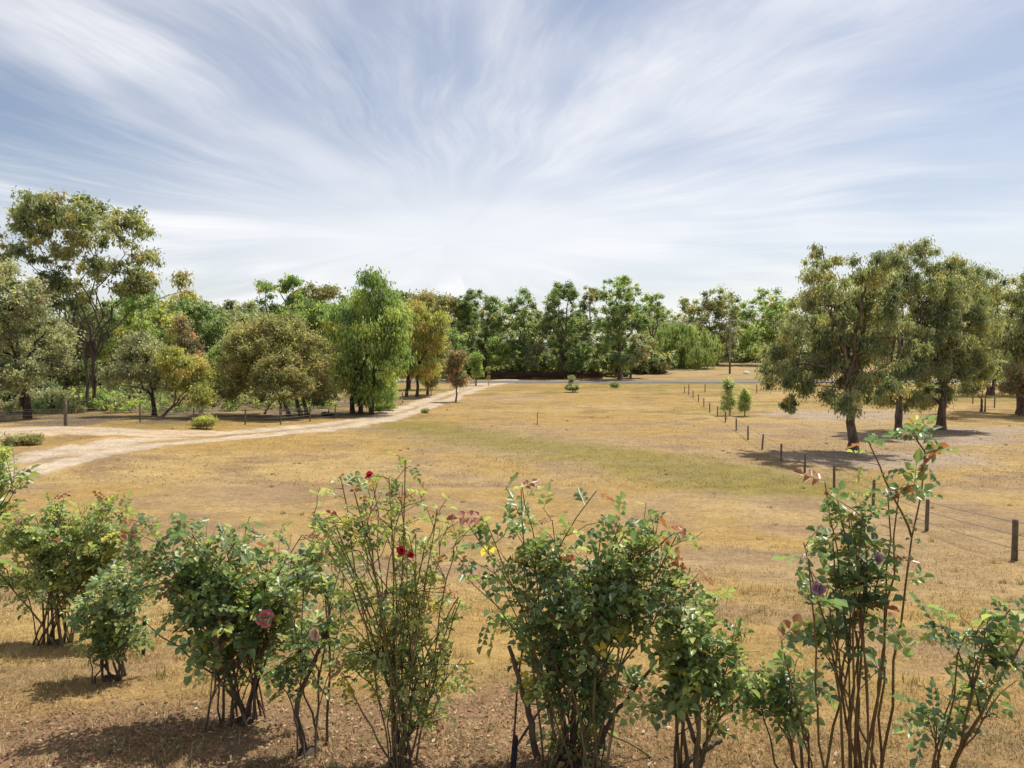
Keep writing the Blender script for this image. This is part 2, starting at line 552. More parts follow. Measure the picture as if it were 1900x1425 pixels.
# sealed road across the far side
def road():
    m, G, o = new_mat('asphalt')
    tcn = G.n('ShaderNodeTexCoord')
    n1 = G.noise(tcn.outputs['Object'], 3.0, 5.0, 0.7); n2 = G.noise(tcn.outputs['Object'], 0.15, 3.0)
    p = G.n('ShaderNodeBsdfPrincipled')
    G.put(p.inputs['Base Color'], G.mix(G.ramp(G.math('ADD', G.math('MULTIPLY', n1, .5), G.math('MULTIPLY', n2, .5)), .35, .65), (0.085, 0.078, 0.072), (0.13, 0.12, 0.112)))
    p.inputs['Roughness'].default_value = 0.85
    G.put(o.inputs[0], p.outputs[0])
    xs = np.linspace(-180, 230, 420); ss = np.linspace(0, 1, 9)
    yc = 122.0 - 0.012 * xs + 2.0 * np.sin(xs / 90.0)
    X = np.repeat(xs[:, None], 9, 1); Y = yc[:, None] + (ss[None, :] - .5) * 5.0
    edge = (fbm(X / 1.2, Y * 0 + ss[None, :] * 3, 51, 3) - .5) * 0.7 * ((ss == 0) | (ss == 1))[None, :]
    Y = Y + edge
    Z = hgt(X, Y) + 0.06 + 0.05 * (1 - (2 * ss - 1) ** 2)[None, :]
    V = np.stack([X, Y, Z], -1).reshape(-1, 3)
    ii = (np.arange(419)[:, None] * 9 + np.arange(8)[None, :])
    Q = np.stack([ii, ii + 9, ii + 10, ii + 1], -1).reshape(-1, 4)
    tag(ob('road', np_mesh('road', V, Q, None, m, True)), kind='structure')


road()

# ------------------------------------------------------------------ trees
PAL = {
    'gum': [((0.098, 0.108, 0.058), 5), ((0.122, 0.126, 0.064), 4), ((0.062, 0.072, 0.042), 4.5), ((0.15, 0.132, 0.06), 1.3), ((0.14, 0.112, 0.065), 0.6), ((0.14, 0.14, 0.085), 2.5)],
    'gum_green': [((0.10, 0.135, 0.05), 5), ((0.14, 0.165, 0.055), 4), ((0.07, 0.10, 0.042), 3), ((0.20, 0.19, 0.06), 1.0)],
    'grey': [((0.13, 0.135, 0.085), 5), ((0.09, 0.095, 0.06), 3), ((0.15, 0.148, 0.098), 3), ((0.12, 0.10, 0.065), 0.8)],
    'brown': [((0.125, 0.112, 0.055), 5), ((0.11, 0.108, 0.05), 4), ((0.145, 0.12, 0.06), 2), ((0.09, 0.093, 0.045), 3)],
    'yellow': [((0.175, 0.165, 0.05), 4), ((0.14, 0.142, 0.048), 5), ((0.105, 0.11, 0.042), 3), ((0.19, 0.145, 0.055), 0.8)],
    'green': [((0.082, 0.112, 0.05), 5), ((0.108, 0.138, 0.058), 4), ((0.058, 0.08, 0.04), 4), ((0.13, 0.14, 0.065), 1.5)],
    'willow': [((0.115, 0.142, 0.055), 5), ((0.14, 0.16, 0.065), 4), ((0.08, 0.10, 0.045), 3)],
    'pale': [((0.14, 0.16, 0.075), 5), ((0.115, 0.135, 0.06), 4), ((0.165, 0.175, 0.09), 3)],
    'fresh': [((0.125, 0.155, 0.05), 4), ((0.10, 0.13, 0.045), 4), ((0.07, 0.095, 0.036), 3)],
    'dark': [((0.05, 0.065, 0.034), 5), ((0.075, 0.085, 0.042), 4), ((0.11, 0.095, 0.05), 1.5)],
    'red': [((0.11, 0.085, 0.055), 5), ((0.085, 0.08, 0.05), 4), ((0.19, 0.10, 0.065), 1.3), ((0.14, 0.105, 0.06), 2)],
}


def leaves(centers, radii, counts, L, W, droop, cols, rng, flat=0.75, strand=0.0):
    """leaf faces round the clump centres; returns verts, quads, colours"""
    idx = np.repeat(np.arange(len(centers)), counts)
    n = len(idx)
    d = rng.normal(size=(n, 3)); d /= np.linalg.norm(d, axis=1)[:, None] + 1e-9
    r = np.minimum(np.abs(rng.normal(0, 0.6, n)), 1.25)
    off = d * r[:, None] * np.array([1, 1, flat])
    P = centers[idx] + off * radii[idx][:, None]
    if strand:
        P[:, 2] -= rng.random(n) ** 1.5 * strand * radii[idx]
    ax = rng.normal(size=(n, 3)); ax /= np.linalg.norm(ax, axis=1)[:, None]
    ax = ax * (1 - droop) + np.array([0, 0, -1.0]) * droop + d * 0.25
    ax /= np.linalg.norm(ax, axis=1)[:, None] + 1e-9
    s = rng.normal(size=(n, 3)); s -= ax * (s * ax).sum(1)[:, None]
    s /= np.linalg.norm(s, axis=1)[:, None] + 1e-9
    nn = np.cross(ax, s)
    ll = (L * rng.uniform(0.6, 1.35, n))[:, None]; ww = (W * rng.uniform(0.6, 1.3, n))[:, None]
    V = np.empty((n, 3, 3))
    V[:, 0] = P - ax * ll * 0.4 + s * ww * 0.5
    V[:, 1] = P - ax * ll * 0.4 - s * ww * 0.5 + nn * ww * 0.2
    V[:, 2] = P + ax * ll * 0.6
    Q = np.arange(n * 3).reshape(n, 3)
    C = cols[idx] * rng.uniform(0.72, 1.3, (n, 1)) * rng.uniform(0.93, 1.07, (n, 3))
    return V.reshape(-1, 3), Q, np.repeat(C, 3, axis=0)


def pick_cols(pal, n, rng):
    cs = np.array([c for c, w in PAL[pal]]); w = np.array([w for c, w in PAL[pal]], float); w /= w.sum()
    return cs[rng.choice(len(cs), n, p=w)] * rng.uniform(0.85, 1.15, (n, 1))


def tree(name, label, cat, ells, pal, base_px=None, d=None, base_x=None, nclump=60, nleaf=90, L=0.4, W=0.14, clump=None,
         droop=0.55, bark=None, stems=1, trunk_r=None, lean=0.0, shell=0.45, group=None, seed=1, fork=0.35, flat=0.75, strand=0.0,
         depth=0.85, spread=0.0, up=0.12, hang=(), wide=1.08):
    """ells: crown lobes in photo pixels (cx, cy, rx, ry); base_px: where the trunk meets the ground"""
    rng = np.random.default_rng(seed)
    nclump = int(nclump * 1.45); nleaf = int(nleaf * 1.75); L *= 0.95; W *= 1.15
    if base_px is not None:
        b = at(*base_px)
        if d is None:
            d = b[1]
    else:
        xx = at_d(base_x if base_x is not None else ells[0][0], 700, d)[0]
        b = np.array([xx, d, float(hgt(xx, d))])
    E = []
    for (cx, cy, rx, ry) in ells:
        c = at_d(cx, cy, d)
        a = wide * rx / F * d; h = ry / F * d
        E.append((c, a, h))
    wid = max(c[0] + a for c, a, h in E) - min(c[0] - a for c, a, h in E)
    # spread the lobes in depth as well
    Ec = []; Er = []
    for c, a, h in E:
        dy = rng.uniform(-0.5, 0.5) * max(0.0, wid * depth * 0.5 - a * 0.5)
        Ec.append(c + np.array([0, dy, 0])); Er.append((a, max(a * depth, 0.3 * wid * depth), h))
    Ec = np.array(Ec); Er = np.array(Er)
    vol = np.prod(Er, axis=1) ** 0.7
    pick = rng.choice(len(Ec), nclump, p=vol / vol.sum())
    dd = rng.normal(size=(nclump, 3)); dd /= np.linalg.norm(dd, axis=1)[:, None]
    rad = (shell + (1 - shell) * rng.random(nclump) ** 0.6)
    rc = clump if clump else 0.16 * (vol.sum() ** 0.4)
    C = Ec[pick] + dd * rad[:, None] * np.maximum(Er[pick] - rc * 0.6, Er[pick] * 0.35)
    R = rc * rng.uniform(0.5, 1.3, nclump)
    C[:, 2] = np.maximum(C[:, 2], b[2] + R * 0.8)
    cnt = np.maximum(6, (nleaf * (R / rc) ** 2).astype(int))
    V, Q, K = leaves(C - b, R, cnt, L, W, droop, pick_cols(pal, nclump, rng), rng, flat, strand)
    root = empty(name, b)
    tag(root, label, cat, group)
    # wood: trunk, main limbs towards the lobes, and a bough to every clump
    T = Tubes()
    top = Ec[:, 2].max() - b[2]
    lowest = min(c[2] - r[2] for c, r in zip(Ec, Er)) - b[2]
    r0 = trunk_r if trunk_r else 0.022 * (Ec[:, 2] + Er[:, 2]).max() - 0.022 * b[2]
    nodes = []; nr = []
    cen = np.average(Ec, axis=0, weights=vol) - b
    for sidx in range(stems):
        ang = rng.uniform(0, 2 * np.pi)
        off = np.array([math.cos(ang), math.sin(ang) * 0.6, 0]) * (r0 * 1.2 * (stems > 1) + spread * (sidx - (stems - 1) / 2) * 0)
        off[0] += spread * (sidx - (stems - 1) / 2)
        p0 = off + np.array([0, 0, -0.15])
        fz = max(top * fork * rng.uniform(0.85, 1.15), 0.4)
        tilt = cen[:2] * (fz / max(cen[2], 0.5)) * 0.55
        p1 = np.array([p0[0] + tilt[0] + lean * fz, p0[1] + tilt[1], fz])
        pts = curve_pts(p0, p1, 6, 0, 0.02, rng)
        rs = r0 / math.sqrt(stems) ** 0.8
        rr_ = np.linspace(rs, rs * 0.72, 6); rr_[0] *= 1.45; rr_[1] *= 1.1
        T.add(pts, rr_, 9)
        nodes += list(pts[3:]); nr += list(rr_[3:])
        mine = [k for k in range(len(Ec)) if k % stems == sidx] or [rng.integers(len(Ec))]
        for k in mine:
            tip = Ec[k] - b + np.array([0, 0, Er[k][2] * 0.55])
            lim = curve_pts(p1, tip, 8, -up, 0.035, rng)
            lr = np.linspace(rs * 0.5, rs * 0.07, 8)
            T.add(lim, lr, 7)
            nodes += list(lim[1:]); nr += list(lr[1:])
    nodes = np.array(nodes); nr = np.array(nr)
    for c, r in zip(C - b, R):
        dv_ = c - nodes
        cost = np.linalg.norm(dv_, axis=1) + 1.2 * np.maximum(0, nodes[:, 2] - c[2] + 0.1 * r)
        j = int(np.argmin(cost))
        rb = min(nr[j] * 0.6, 0.012 * np.linalg.norm(dv_[j]) + 0.012)
        T.add(curve_pts(nodes[j], c, 4, -0.12, 0.04, rng), np.linspace(rb, rb * 0.35, 4), 4)
    for hp in hang:      # low drooping boughs: (pixel x, y, radius) of the leafy end
        e = at_d(hp[0], hp[1], d) - b
        j = int(np.argmin(np.linalg.norm(nodes - e, axis=1)))
        T.add(curve_pts(nodes[j], e, 7, -0.35, 0.02, rng), np.linspace(min(0.05, nr[j] * .6), 0.012, 7), 5)
        hr = hp[2] / F * d
        cc = e + rng.normal(0, 0.5, (9, 3)) * hr
        v2, q2, k2 = leaves(cc, np.full(9, hr * 0.55), np.full(9, int(nleaf * 0.6)), L, W, droop, pick_cols(pal, 9, rng), rng, 0.9, 0.3)
        Q = np.concatenate([Q, q2 + len(V)]); V = np.concatenate([V, v2]); K = np.concatenate([K, k2])
    ob('trunk', T.mesh('trunk', bark or M_BARK), root)
    ob('crown', np_mesh('crown', V, Q, K, M_LEAF), root)
    return root


G_LEFT = 'trees along the left paddock fence'
G_ROAD = 'trees beyond the road'
G_GUM = 'gum trees in the right paddock'

# --- left of the picture
tree('gum_tree', 'tall open gum tree with bare forking limbs, tallest tree at far left', 'tree',
     [(95, 400, 60, 45), (60, 415, 45, 50), (150, 395, 50, 40), (180, 430, 45, 55), (250, 430, 48, 50), (250, 490, 52, 48), (110, 470, 55, 45), (45, 470, 30, 40), (325, 515, 12, 22), (100, 525, 48, 28), (190, 500, 38, 30), (60, 540, 35, 25), (230, 530, 40, 25), (140, 560, 45, 25)],
     'gum', (170, 762), wide=1.0, nclump=175, nleaf=80, L=0.42, W=0.15, clump=0.85, stems=3, trunk_r=0.27, fork=0.28, seed=11, shell=0.3, lean=0.02, droop=0.5, group=G_LEFT, depth=0.6)
tree('gum_tree', 'dense grey-brown gum with low foliage at the left edge of the picture', 'tree',
     [(20, 560, 70, 70), (70, 640, 60, 60), (-30, 620, 90, 80), (40, 690, 60, 40), (0, 500, 25, 30)],
     'grey', (45, 778), nclump=120, nleaf=150, L=0.26, W=0.13, clump=0.85, stems=2, trunk_r=0.3, seed=12, bark=M_BARK_DARK, droop=0.4, group=G_LEFT)
tree('gum_tree', 'dull dark bushy tree between the edge gum and the tall open gum', 'tree',
     [(125, 640, 45, 70), (160, 590, 50, 60), (110, 700, 40, 40), (150, 690, 40, 35)],
     'dark', None, 74, nclump=60, nleaf=120, L=0.34, W=0.15, clump=0.9, stems=2, seed=13, bark=M_BARK_DARK, group=G_LEFT)
tree('tree', 'grey-green round-headed small tree behind the left wire fence', 'tree',
     [(265, 670, 55, 45), (235, 700, 40, 40), (290, 700, 40, 42), (255, 640, 40, 30)],
     'grey', (288, 772), nclump=70, nleaf=170, L=0.22, W=0.10, clump=0.7, stems=1, trunk_r=0.2, seed=14, bark=M_BARK_DARK, fork=0.25, group=G_LEFT)
tree('wattle_tree', 'yellow-green wattle on a long leaning branch beside the grey-green tree', 'tree',
     [(345, 690, 45, 40), (370, 715, 32, 35), (320, 665, 30, 28), (385, 735, 18, 25)],
     'yellow', (296, 774), nclump=60, nleaf=140, L=0.22, W=0.09, clump=0.65, stems=1, trunk_r=0.14, seed=15, bark=M_BARK, fork=0.18, lean=0.8, group=G_LEFT, up=0.02)
tree('tree', 'leafy mid-green tree behind the leaning wattle at left', 'tree',
     [(225, 590, 60, 45), (290, 600, 55, 50), (200, 640, 40, 40), (260, 560, 50, 25)],
     'gum_green', None, 95, nclump=70, nleaf=90, L=0.45, W=0.2, clump=1.3, stems=2, seed=16, group=G_LEFT)
tree('tree', 'rust-tinged small tree in the hollow left of the brown dome', 'tree',
     [(345, 645, 28, 35), (360, 680, 35, 40), (335, 610, 25, 30)],
     'red', None, 84, nclump=40, nleaf=100, L=0.35, W=0.16, clump=0.9, stems=1, seed=17, group=G_LEFT)
tree('tree', 'soft bright-green tree in the gap at left, farther back', 'tree',
     [(385, 600, 45, 40), (410, 640, 35, 50), (360, 575, 30, 22), (395, 665, 40, 30)],
     'green', None, 112, nclump=60, nleaf=90, L=0.5, W=0.24, clump=1.4, stems=1, seed=18, group=G_LEFT)
tree('tree', 'olive pointed tree on the skyline left of the soft green tree', 'tree',
     [(320, 575, 35, 35), (345, 555, 18, 22), (300, 610, 40, 40)],
     'yellow', None, 118, nclump=50, nleaf=90, L=0.5, W=0.22, clump=1.3, stems=1, seed=19, group=G_LEFT)
tree('tree', 'broad brown-green dome-shaped tree behind the left fence', 'tree',
     [(510, 640, 85, 55), (450, 665, 50, 60), (575, 665, 50, 55), (520, 610, 60, 32), (590, 715, 32, 42), (440, 715, 35, 35)],
     'brown', (560, 772), nclump=130, nleaf=150, L=0.26, W=0.11, clump=0.95, stems=3, trunk_r=0.28, seed=20, fork=0.3, shell=0.6, group=G_LEFT, droop=0.3, spread=0.8)
tree('tree', 'small brown-green tree with slim stem in front of the dome', 'tree',
     [(520, 680, 45, 42), (490, 700, 32, 35), (550, 715, 35, 32), (520, 730, 35, 20)],
     'brown', (521, 779), nclump=60, nleaf=130, L=0.22, W=0.09, clump=0.65, stems=1, trunk_r=0.12, seed=21, fork=0.3, shell=0.5, group=G_LEFT, droop=0.3)
tree('tree', 'dark bushy shrub tree standing low beneath the brown dome', 'tree',
     [(488, 720, 16, 34), (600, 735, 16, 28)],
     'dark', (490, 768), nclump=26, nleaf=120, L=0.22, W=0.1, clump=0.6, stems=1, trunk_r=0.1, seed=22, group=G_LEFT)
tree('gum_tree', 'tall dense green gum with drooping foliage beside the driveway bend', 'tree',
     [(690, 550, 55, 42), (640, 600, 50, 55), (700, 620, 60, 60), (730, 660, 40, 50), (650, 680, 45, 50), (690, 720, 55, 35), (700, 520, 30, 20), (735, 590, 30, 40)],
     'gum_green', (672, 768), nclump=170, nleaf=150, L=0.34, W=0.12, clump=1.0, stems=3, trunk_r=0.32, seed=23, fork=0.28, shell=0.4, strand=0.6, group=G_LEFT, droop=0.75, bark=M_BARK_DARK, spread=0.9)
tree('gum_tree', 'slim twin-stemmed gum with yellow tips right of the dense green gum', 'tree',
     [(775, 590, 35, 40), (800, 630, 30, 45), (755, 640, 28, 45), (785, 680, 40, 35), (815, 600, 18, 35), (765, 570, 30, 25)],
     'yellow', (764, 736), nclump=95, nleaf=130, L=0.34, W=0.13, clump=0.95, stems=2, trunk_r=0.25, seed=24, fork=0.32, strand=0.6, group=G_LEFT, droop=0.7, bark=M_BARK_DARK, spread=0.8)
tree('gum_tree', 'brown-leaved slender gum at the right end of the left tree belt', 'tree',
     [(810, 640, 22, 50), (798, 690, 20, 30), (815, 600, 15, 25)],
     'brown', (793, 732), nclump=45, nleaf=110, L=0.34, W=0.13, clump=0.8, stems=1, trunk_r=0.16, seed=25, strand=0.6, group=G_LEFT, droop=0.7)
tree('tree', 'small red-tipped tree standing at the edge of the driveway', 'tree',
     [(842, 690, 22, 30), (850, 665, 18, 20), (855, 705, 14, 14)],
     'red', (847, 746), nclump=40, nleaf=110, L=0.24, W=0.11, clump=0.6, stems=1, trunk_r=0.11, seed=26, fork=0.35)
tree('tree', 'small round fresh-green tree near the driveway entrance', 'tree',
     [(883, 670, 13, 20), (884, 690, 12, 12)],
     'fresh', (883, 716), nclump=26, nleaf=110, L=0.34, W=0.16, clump=0.65, stems=1, trunk_r=0.14, seed=27, fork=0.3)
tree('tree', 'thin upright sapling by the driveway entrance', 'sapling',
     [(906, 692, 4, 14)], 'brown', (907, 717), nclump=8, nleaf=40, L=0.22, W=0.08, clump=0.3, stems=1, trunk_r=0.05, seed=28)

# --- lower fill of the left belt
for lab_, ell_, pal_, d_, sd_ in (
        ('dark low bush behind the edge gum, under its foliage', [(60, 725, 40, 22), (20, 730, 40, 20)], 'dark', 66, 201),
        ('olive bush filling the space behind the tall open gum trunk', [(150, 720, 40, 28), (195, 710, 35, 35)], 'gum', 78, 202),
        ('dark green bush behind the grey-green small tree', [(230, 735, 30, 22), (265, 730, 30, 25)], 'dark', 76, 203),
        ('grey-brown bush at the foot of the edge gum', [(95, 742, 26, 16), (60, 748, 22, 12)], 'grey', 63, 210),
        ('green bush at the foot of the tall open gum', [(200, 745, 22, 14), (180, 740, 18, 14)], 'gum_green', 66, 211),
        ('tall olive tree at the back of the left belt, behind the edge gum', [(40, 600, 60, 60), (90, 650, 60, 60), (10, 680, 50, 50)], 'gum', 92, 204),
        ('pale olive tree behind the wattle, left of the brown dome', [(400, 680, 35, 40), (430, 650, 35, 40)], 'gum_green', 98, 205),
        ('brown-green low tree glimpsed between the dome and the dense gum', [(620, 690, 30, 40), (640, 650, 30, 40)], 'brown', 84, 206),
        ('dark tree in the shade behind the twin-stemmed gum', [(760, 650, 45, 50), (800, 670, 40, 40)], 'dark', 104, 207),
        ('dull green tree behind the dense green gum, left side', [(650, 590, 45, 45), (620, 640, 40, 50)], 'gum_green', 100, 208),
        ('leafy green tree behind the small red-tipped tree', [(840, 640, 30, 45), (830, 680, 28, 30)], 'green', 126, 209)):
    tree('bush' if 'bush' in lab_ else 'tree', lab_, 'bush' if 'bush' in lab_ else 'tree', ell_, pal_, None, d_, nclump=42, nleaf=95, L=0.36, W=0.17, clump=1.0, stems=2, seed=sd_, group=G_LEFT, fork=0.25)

# --- skyline behind the left belt
tree('gum_tree', 'sparse gum with two open tufts on the skyline above the brown dome', 'tree',
     [(497, 535, 24, 25), (535, 530, 26, 24), (510, 570, 28, 24), (550, 560, 20, 25)],
     'gum_green', None, 108, nclump=38, nleaf=75, L=0.42, W=0.18, clump=0.95, stems=1, seed=30, shell=0.2)
tree('tree', 'rusty brown-topped tree on the skyline behind the left belt', 'tree',
     [(578, 545, 36, 22), (612, 545, 15, 20), (570, 575, 45, 30)],
     'brown', None, 112, nclump=55, nleaf=100, L=0.45, W=0.2, clump=1.1, stems=2, seed=31)
tree('tree', 'rounded yellow-green tree between the brown dome and the dense gum', 'tree',
     [(570, 585, 50, 28), (600, 610, 40, 35), (545, 600, 35, 25)],
     'fresh', None, 88, nclump=60, nleaf=100, L=0.4, W=0.18, clump=1.1, stems=2, seed=32)
tree('pine_tree', 'small dark pine on the far skyline left of the gap', 'tree',
     [(428, 568, 12, 14), (428, 585, 22, 20)], 'dark', None, 190, nclump=26, nleaf=60, L=0.6, W=0.3, clump=1.2, stems=1, seed=33, fork=0.5)
tree('tree', 'hazy grey-green tree on the far skyline behind the small pine', 'tree',
     [(460, 575, 28, 22), (450, 600, 40, 30)], 'gum', None, 175, nclump=40, nleaf=70, L=0.6, W=0.3, clump=1.6, stems=1, seed=34)
tree('tree', 'brownish tree on the skyline right of the dense green gum', 'tree',
     [(790, 560, 45, 22), (830, 575, 35, 32), (860, 600, 25, 50), (760, 565, 30, 25)],
     'brown', None, 142, nclump=70, nleaf=90, L=0.55, W=0.26, clump=1.5, stems=2, seed=35)

# --- along the far side of the road, left to right
def road_tree(label, ells, pal, d, seed, **kw):
    k = dict(nclump=105, nleaf=80, L=0.42, W=0.2, clump=0.85, stems=1, group=G_ROAD, seed=seed, shell=0.3, droop=0.3)
    k.update(kw)
    ells = [(a, b, r * 1.18, h * 1.05) for a, b, r, h in ells]
    if pal in ('green', 'dark') and d < 160:
        ells.append((ells[0][0], 672, 20, 24))
    return tree(k.pop('name', 'tree'), label, 'tree', ells, pal, None, d, **k)


road_tree('dark green tree at the left end of the road row, beside the skyline brown tree', [(870, 570, 22, 35), (860, 620, 28, 45), (875, 655, 25, 30)], 'green', 140, 40)
road_tree('upright green poplar-like tree, leftmost of the tall row over the road', [(900, 560, 25, 28), (905, 610, 32, 45), (890, 650, 30, 35), (915, 580, 20, 35)], 'green', 136, 41, nclump=95)
road_tree('low light-green rounded bush beneath the row, left of the brown paling fence', [(930, 660, 26, 25), (918, 640, 18, 18)], 'fresh', 133, 42, nclump=36, clump=0.9)
road_tree('upright green tree with a narrow top, second of the tall row', [(975, 565, 22, 30), (968, 610, 32, 45), (960, 650, 25, 30), (945, 570, 12, 22)], 'green', 136, 43, nclump=95)
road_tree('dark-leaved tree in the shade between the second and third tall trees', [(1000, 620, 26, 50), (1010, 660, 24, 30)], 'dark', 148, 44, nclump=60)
road_tree('silvery-grey small tree beneath the tall row, beside the paling fence', [(985, 665, 14, 25), (998, 650, 12, 16)], 'grey', 133, 45, nclump=26, clump=0.8, trunk_r=0.2)
road_tree('tallest bright-green tree in the middle of the row over the road', [(1040, 540, 24, 28), (1022, 555, 16, 25), (1062, 550, 14, 25), (1045, 600, 36, 45), (1050, 650, 30, 40), (1015, 600, 18, 30)], 'green', 134, 46, nclump=130)
road_tree('pale-stemmed gum half hidden behind the tallest bright-green tree', [(1095, 545, 20, 22), (1085, 590, 25, 35), (1075, 640, 25, 40)], 'gum', 146, 47, nclump=60, bark=M_BARK_PALE, shell=0.2)
road_tree('small leafy green bush tree at the foot of the tallest tree', [(1068, 665, 18, 25), (1082, 650, 16, 22)], 'green', 131, 48, nclump=34, clump=0.8)
road_tree('broad bright-green tree reaching down to the road, right of the tallest one', [(1150, 560, 28, 35), (1125, 600, 32, 45), (1165, 590, 34, 35), (1130, 650, 34, 40), (1190, 600, 20, 25)], 'green', 130, 49, nclump=130)
road_tree('open-topped gum rising behind the broad bright-green tree', [(1150, 525, 30, 18), (1120, 545, 20, 20), (1175, 545, 18, 18)], 'gum_green', 152, 50, nclump=34, nleaf=70, shell=0.1)
road_tree('lone airy gum top on the skyline left of the willow', [(1212, 550, 19, 16), (1222, 575, 22, 18), (1200, 590, 30, 30)], 'gum_green', 165, 51, nclump=40, shell=0.2)
road_tree('grey-brown dry shrub at the right end of the tall row', [(1170, 665, 20, 27), (1190, 640, 24, 25)], 'grey', 134, 52, nclump=40, clump=0.8, name='shrub')
road_tree('smooth dome-shaped willow at the edge of the far paddock', [(1262, 640, 58, 40), (1250, 620, 40, 25), (1290, 655, 30, 22)], 'willow', 172, 53, nclump=130, nleaf=120, name='willow_tree', shell=0.75, strand=1.6, droop=0.9, L=0.7, W=0.16, clump=1.2)
road_tree('tall brown-green gum behind the willow', [(1330, 560, 34, 28), (1300, 590, 40, 40), (1345, 610, 25, 50), (1275, 570, 14, 25), (1320, 640, 40, 40)], 'gum', 190, 54, nclump=110, name='gum_tree', clump=1.6, L=.6, W=.3)
road_tree('wide gum with yellow lower leaves between the power pole and right gums', [(1430, 555, 35, 25), (1385, 575, 22, 22), (1410, 610, 45, 40), (1450, 600, 35, 45), (1400, 650, 40, 30)], 'gum_green', 190, 55, nclump=110, name='gum_tree', clump=1.6, L=.6, W=.3)

# --- right paddock
KW = dict(bark=M_BARK, nleaf=205, L=0.165, W=0.07, wide=1.2, group=G_GUM, droop=0.7, strand=0.5)
tree('gum_tree', 'leading gum tree with straight dark trunk, nearest of the right paddock gums', 'tree',
     [(1517, 480, 28, 38), (1500, 540, 42, 45), (1600, 500, 42, 40), (1560, 570, 75, 55), (1640, 560, 55, 55), (1500, 620, 65, 45), (1450, 660, 35, 30), (1590, 650, 70, 55), (1660, 640, 50, 55), (1440, 695, 30, 38), (1490, 700, 30, 38), (1545, 735, 32, 30), (1620, 715, 55, 38), (1520, 670, 45, 40)],
     'gum', (1582, 838), nclump=230, clump=0.5, stems=1, trunk_r=0.26, fork=0.42, seed=60, shell=0.35, hang=[(1468, 752, 14)], depth=0.75, **KW)
tree('gum_tree', 'gum with crooked left-leaning base, second of the right paddock gums', 'tree',
     [(1690, 480, 48, 45), (1660, 540, 50, 55), (1740, 540, 50, 55), (1700, 610, 70, 60), (1660, 690, 55, 50), (1740, 680, 50, 45), (1690, 740, 50, 25), (1640, 610, 45, 60), (1635, 525, 32, 40)],
     'gum', (1666, 800), nclump=190, clump=0.58, stems=2, trunk_r=0.30, fork=0.25, seed=61, shell=0.35, lean=-0.05, depth=0.75, **KW)
tree('gum_tree', 'gum on a stout reddish trunk, third of the right paddock gums', 'tree',
     [(1760, 500, 35, 32), (1790, 560, 50, 50), (1820, 600, 45, 45), (1750, 640, 55, 55), (1800, 680, 45, 45), (1740, 730, 40, 32), (1710, 590, 40, 40)],
     'gum', (1745, 797), nclump=180, clump=0.6, stems=1, trunk_r=0.3, fork=0.3, seed=62, shell=0.35, depth=0.75, **KW)
KW2 = dict(KW, L=0.22, W=0.09, nleaf=180)
tree('gum_tree', 'big green-brown gum reaching the right edge behind the stout gum', 'tree',
     [(1800, 510, 45, 28), (1850, 540, 50, 40), (1900, 560, 50, 50), (1850, 620, 55, 55), (1920, 640, 60, 60), (1880, 520, 30, 20), (1960, 600, 60, 70)],
     'gum', (1890, 768), nclump=170, clump=1.0, stems=2, trunk_r=0.3, fork=0.35, seed=63, shell=0.35, **KW2)
tree('tree', 'low multi-stemmed tree in front of the right edge fence posts', 'tree',
     [(1822, 700, 28, 25), (1800, 720, 20, 20), (1845, 680, 25, 20)],
     'grey', (1825, 764), nclump=50, clump=0.6, stems=3, trunk_r=0.12, fork=0.3, seed=64, L=0.24, W=0.09, nleaf=110, spread=0.3)
tree('tree', 'rust-coloured shrubby tree at the right edge of the picture', 'tree',
     [(1880, 690, 28, 22), (1905, 720, 35, 25), (1870, 720, 15, 15)],
     'red', (1896, 772), nclump=55, clump=0.6, stems=3, trunk_r=0.12, fork=0.3, seed=65, L=0.22, W=0.09, nleaf=110, spread=0.4)

tree('gum_tree', 'leafy olive gum filling the background behind the right edge', 'tree',
     [(1840, 560, 50, 45), (1880, 620, 50, 50), (1800, 640, 45, 45), (1920, 570, 40, 50), (1850, 690, 60, 30)],
     'gum_green', None, 92, nclump=80, nleaf=90, L=0.36, W=0.16, clump=1.1, stems=2, seed=80, shell=0.3)

# --- young bushes
tree('bush', 'taller soft green bush beside the right paddock fence', 'bush',
     [(1350, 728, 13, 34), (1358, 735, 12, 30), (1346, 748, 16, 20), (1352, 712, 9, 18)], 'pale', (1354, 771), nclump=64, nleaf=30, L=0.2, W=0.06, clump=0.42, stems=3, trunk_r=0.05, seed=66, droop=0.1, fork=0.2)
tree('bush', 'shorter soft green bush to the right of its taller twin', 'bush',
     [(1381, 736, 9, 24), (1385, 745, 11, 22), (1376, 750, 11, 18), (1381, 726, 6, 14)], 'pale', (1381, 772), nclump=54, nleaf=28, L=0.2, W=0.06, clump=0.38, stems=3, trunk_r=0.05, seed=67, droop=0.1, fork=0.2)
tree('shrub', 'pale-tipped low shrub alone on the straw paddock near the road', 'shrub',
     [(1062, 718, 17, 9), (1062, 704, 6, 9)], 'grey', (1062, 728), nclump=40, nleaf=70, L=0.22, W=0.09, clump=0.42, stems=3, trunk_r=0.05, seed=68, droop=-0.2, fork=0.2)
tree('shrub', 'dry olive grass-like shrub between the driveway and the left fence', 'shrub',
     [(383, 781, 16, 11), (372, 784, 12, 8)], 'yellow', (385, 796), nclump=30, nleaf=90, L=0.28, W=0.05, clump=0.4, stems=3, trunk_r=0.03, seed=69, droop=-0.5, fork=0.2)
tree('shrub', 'low green tussock on the verge beside the bright-green road tree', 'shrub',
     [(1140, 714, 9, 5)], 'green', (1140, 720), nclump=14, nleaf=60, L=0.3, W=0.08, clump=0.4, stems=2, trunk_r=0.04, seed=70, droop=-0.4, fork=0.2)
